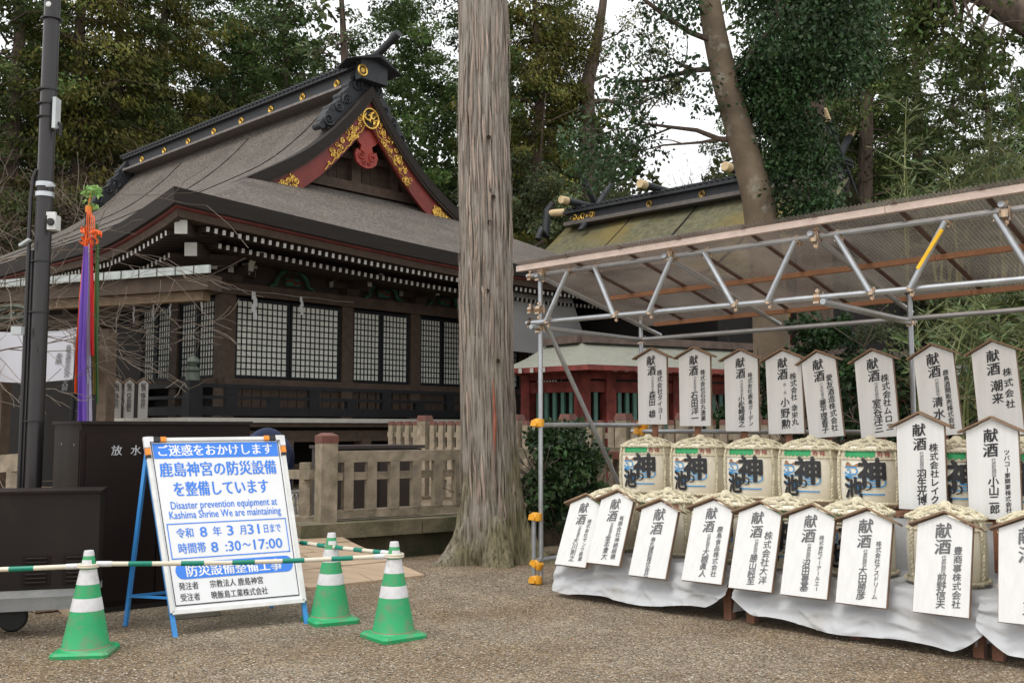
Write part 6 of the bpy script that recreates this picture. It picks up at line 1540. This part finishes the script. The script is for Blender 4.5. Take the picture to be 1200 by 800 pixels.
# hips, spine bent forward towards the left, neck; legs; arms reaching down
vs = [B(.0, 0, .93), B(-.10, -.02, 1.07), B(-.24, -.05, 1.10), B(-.38, -.07, 1.04), B(-.46, -.08, .97),
      B(.05, -.12, .86), B(.02, -.14, .50), B(.06, -.14, .10), B(-.05, -.16, .05), B(.05, .12, .86), B(.03, .14, .50), B(.07, .14, .10), B(-.04, .15, .05),
      B(-.36, -.24, .98), B(-.42, -.27, .74), B(-.50, -.25, .54), B(-.36, .12, .98), B(-.44, .14, .74), B(-.52, .12, .54)]
es = [(0, 1), (1, 2), (2, 3), (3, 4), (0, 5), (5, 6), (6, 7), (7, 8), (0, 9), (9, 10), (10, 11), (11, 12), (3, 13), (13, 14), (14, 15), (3, 16), (16, 17), (17, 18)]
skin('body', vs, es, [(.15, .13), (.15, .15), (.15, .14), (.14, .11), .06, .10, .075, .06, .05, .10, .075, .06, .05, .065, .05, .04, .065, .05, .04], M_navy)
M_skin = mat('skin', (.46, .27, .19), rough=.6, var=.06)
skin('head', [B(-.47, -.08, .97), B(-.55, -.09, .93), B(-.62, -.10, .88), B(-.64, -.12, .84)], [(0, 1), (1, 2), (2, 3)], [.055, .09, .095, .05], M_skin)
m = MB(); c = B(-.58, -.09, .935); m.lathe([(.108, -.04), (.112, .0), (.10, .05), (.06, .085), (0, .095)], 16, c, caps=False); part(m, 'hair', M_black, pr, smooth=True)
m = MB()
for yy in (-.145, -.065): m.lathe([(0, .006), (.012, .004), (.014, 0)], 8, B(-.70, yy, .88), axis='x', caps=False)
m.tube([B(-.70, -.10, .88), B(-.725, -.10, .855)], [.012, .016], 6); part(m, 'face_features', M_skin, pr)
for hx, hy in ((-.50, -.25), (-.52, .12)):
    m = MB(); m.box(B(hx-.02, hy, .49), (.045, .085, .09))
    for k in range(4): m.tube([B(hx-.03, hy-.033+.022*k, .46), B(hx-.04, hy-.035+.023*k, .42-.004*(k % 3)), B(hx-.03, hy-.034+.022*k, .385+.004*k)], [.0095, .009, .007], 6)
    m.tube([B(hx-.01, hy-.045, .50), B(hx-.03, hy-.065, .465), B(hx-.04, hy-.06, .44)], [.011, .01, .008], 6); part(m, 'hand', M_skin, pr, smooth=True)
# wire rack beside the low rail
wr = thing('wire_rack', 'small rack of grey looped wires standing beyond the low rail, beside the bending person', 'rack', at(344, 585, 12.7))
wr.location.z = TZ
m = MB()
for k in range(5): m.tube([(-.10+.05*k+.02*math.cos(a), .0+.03*math.sin(a*2), .20+.17*math.sin(a)) for a in [j*.45 for j in range(15)]], .010, 5)
part(m, 'wire_loop', M_galv, wr)
m = MB(); m.tube([(-.2, 0, .40), (.2, 0, .40)], .015, 6); m.tube([(-.18, 0, 0), (-.18, 0, .4)], .012, 6); m.tube([(.18, 0, 0), (.18, 0, .4)], .012, 6); part(m, 'rack_frame', M_galv, wr)
# fallen leaves on the gravel
n = 900; Y_ = 6.0+rg.random(n)*4.6; X_ = (rg.random(n)*1.1-.55)*Y_
k_ = rg.random(n) < .45; X_ = np.where(k_, -.5+rg.normal(0, .9, n), X_); Y_ = np.where(k_, 10.6+rg.normal(0, .35, n), Y_)
Z_ = np.array([.018*noise.noise(Vector((x*.5, y*.5, 0)))+.010*noise.noise(Vector((x*1.9, y*1.9, 4))) for x, y in zip(X_, Y_)])+.008
D_ = rg.normal(0, 1, (n, 3)); D_[:, 2] *= .1
stuff(put(leaves('fallen_leaves', np.stack([X_, Y_, Z_], 1), D_, .028, .014, mat('dry_leaf', (.20, .11, .06), attr=True), tones(n), .95), 'fallen_leaves'))
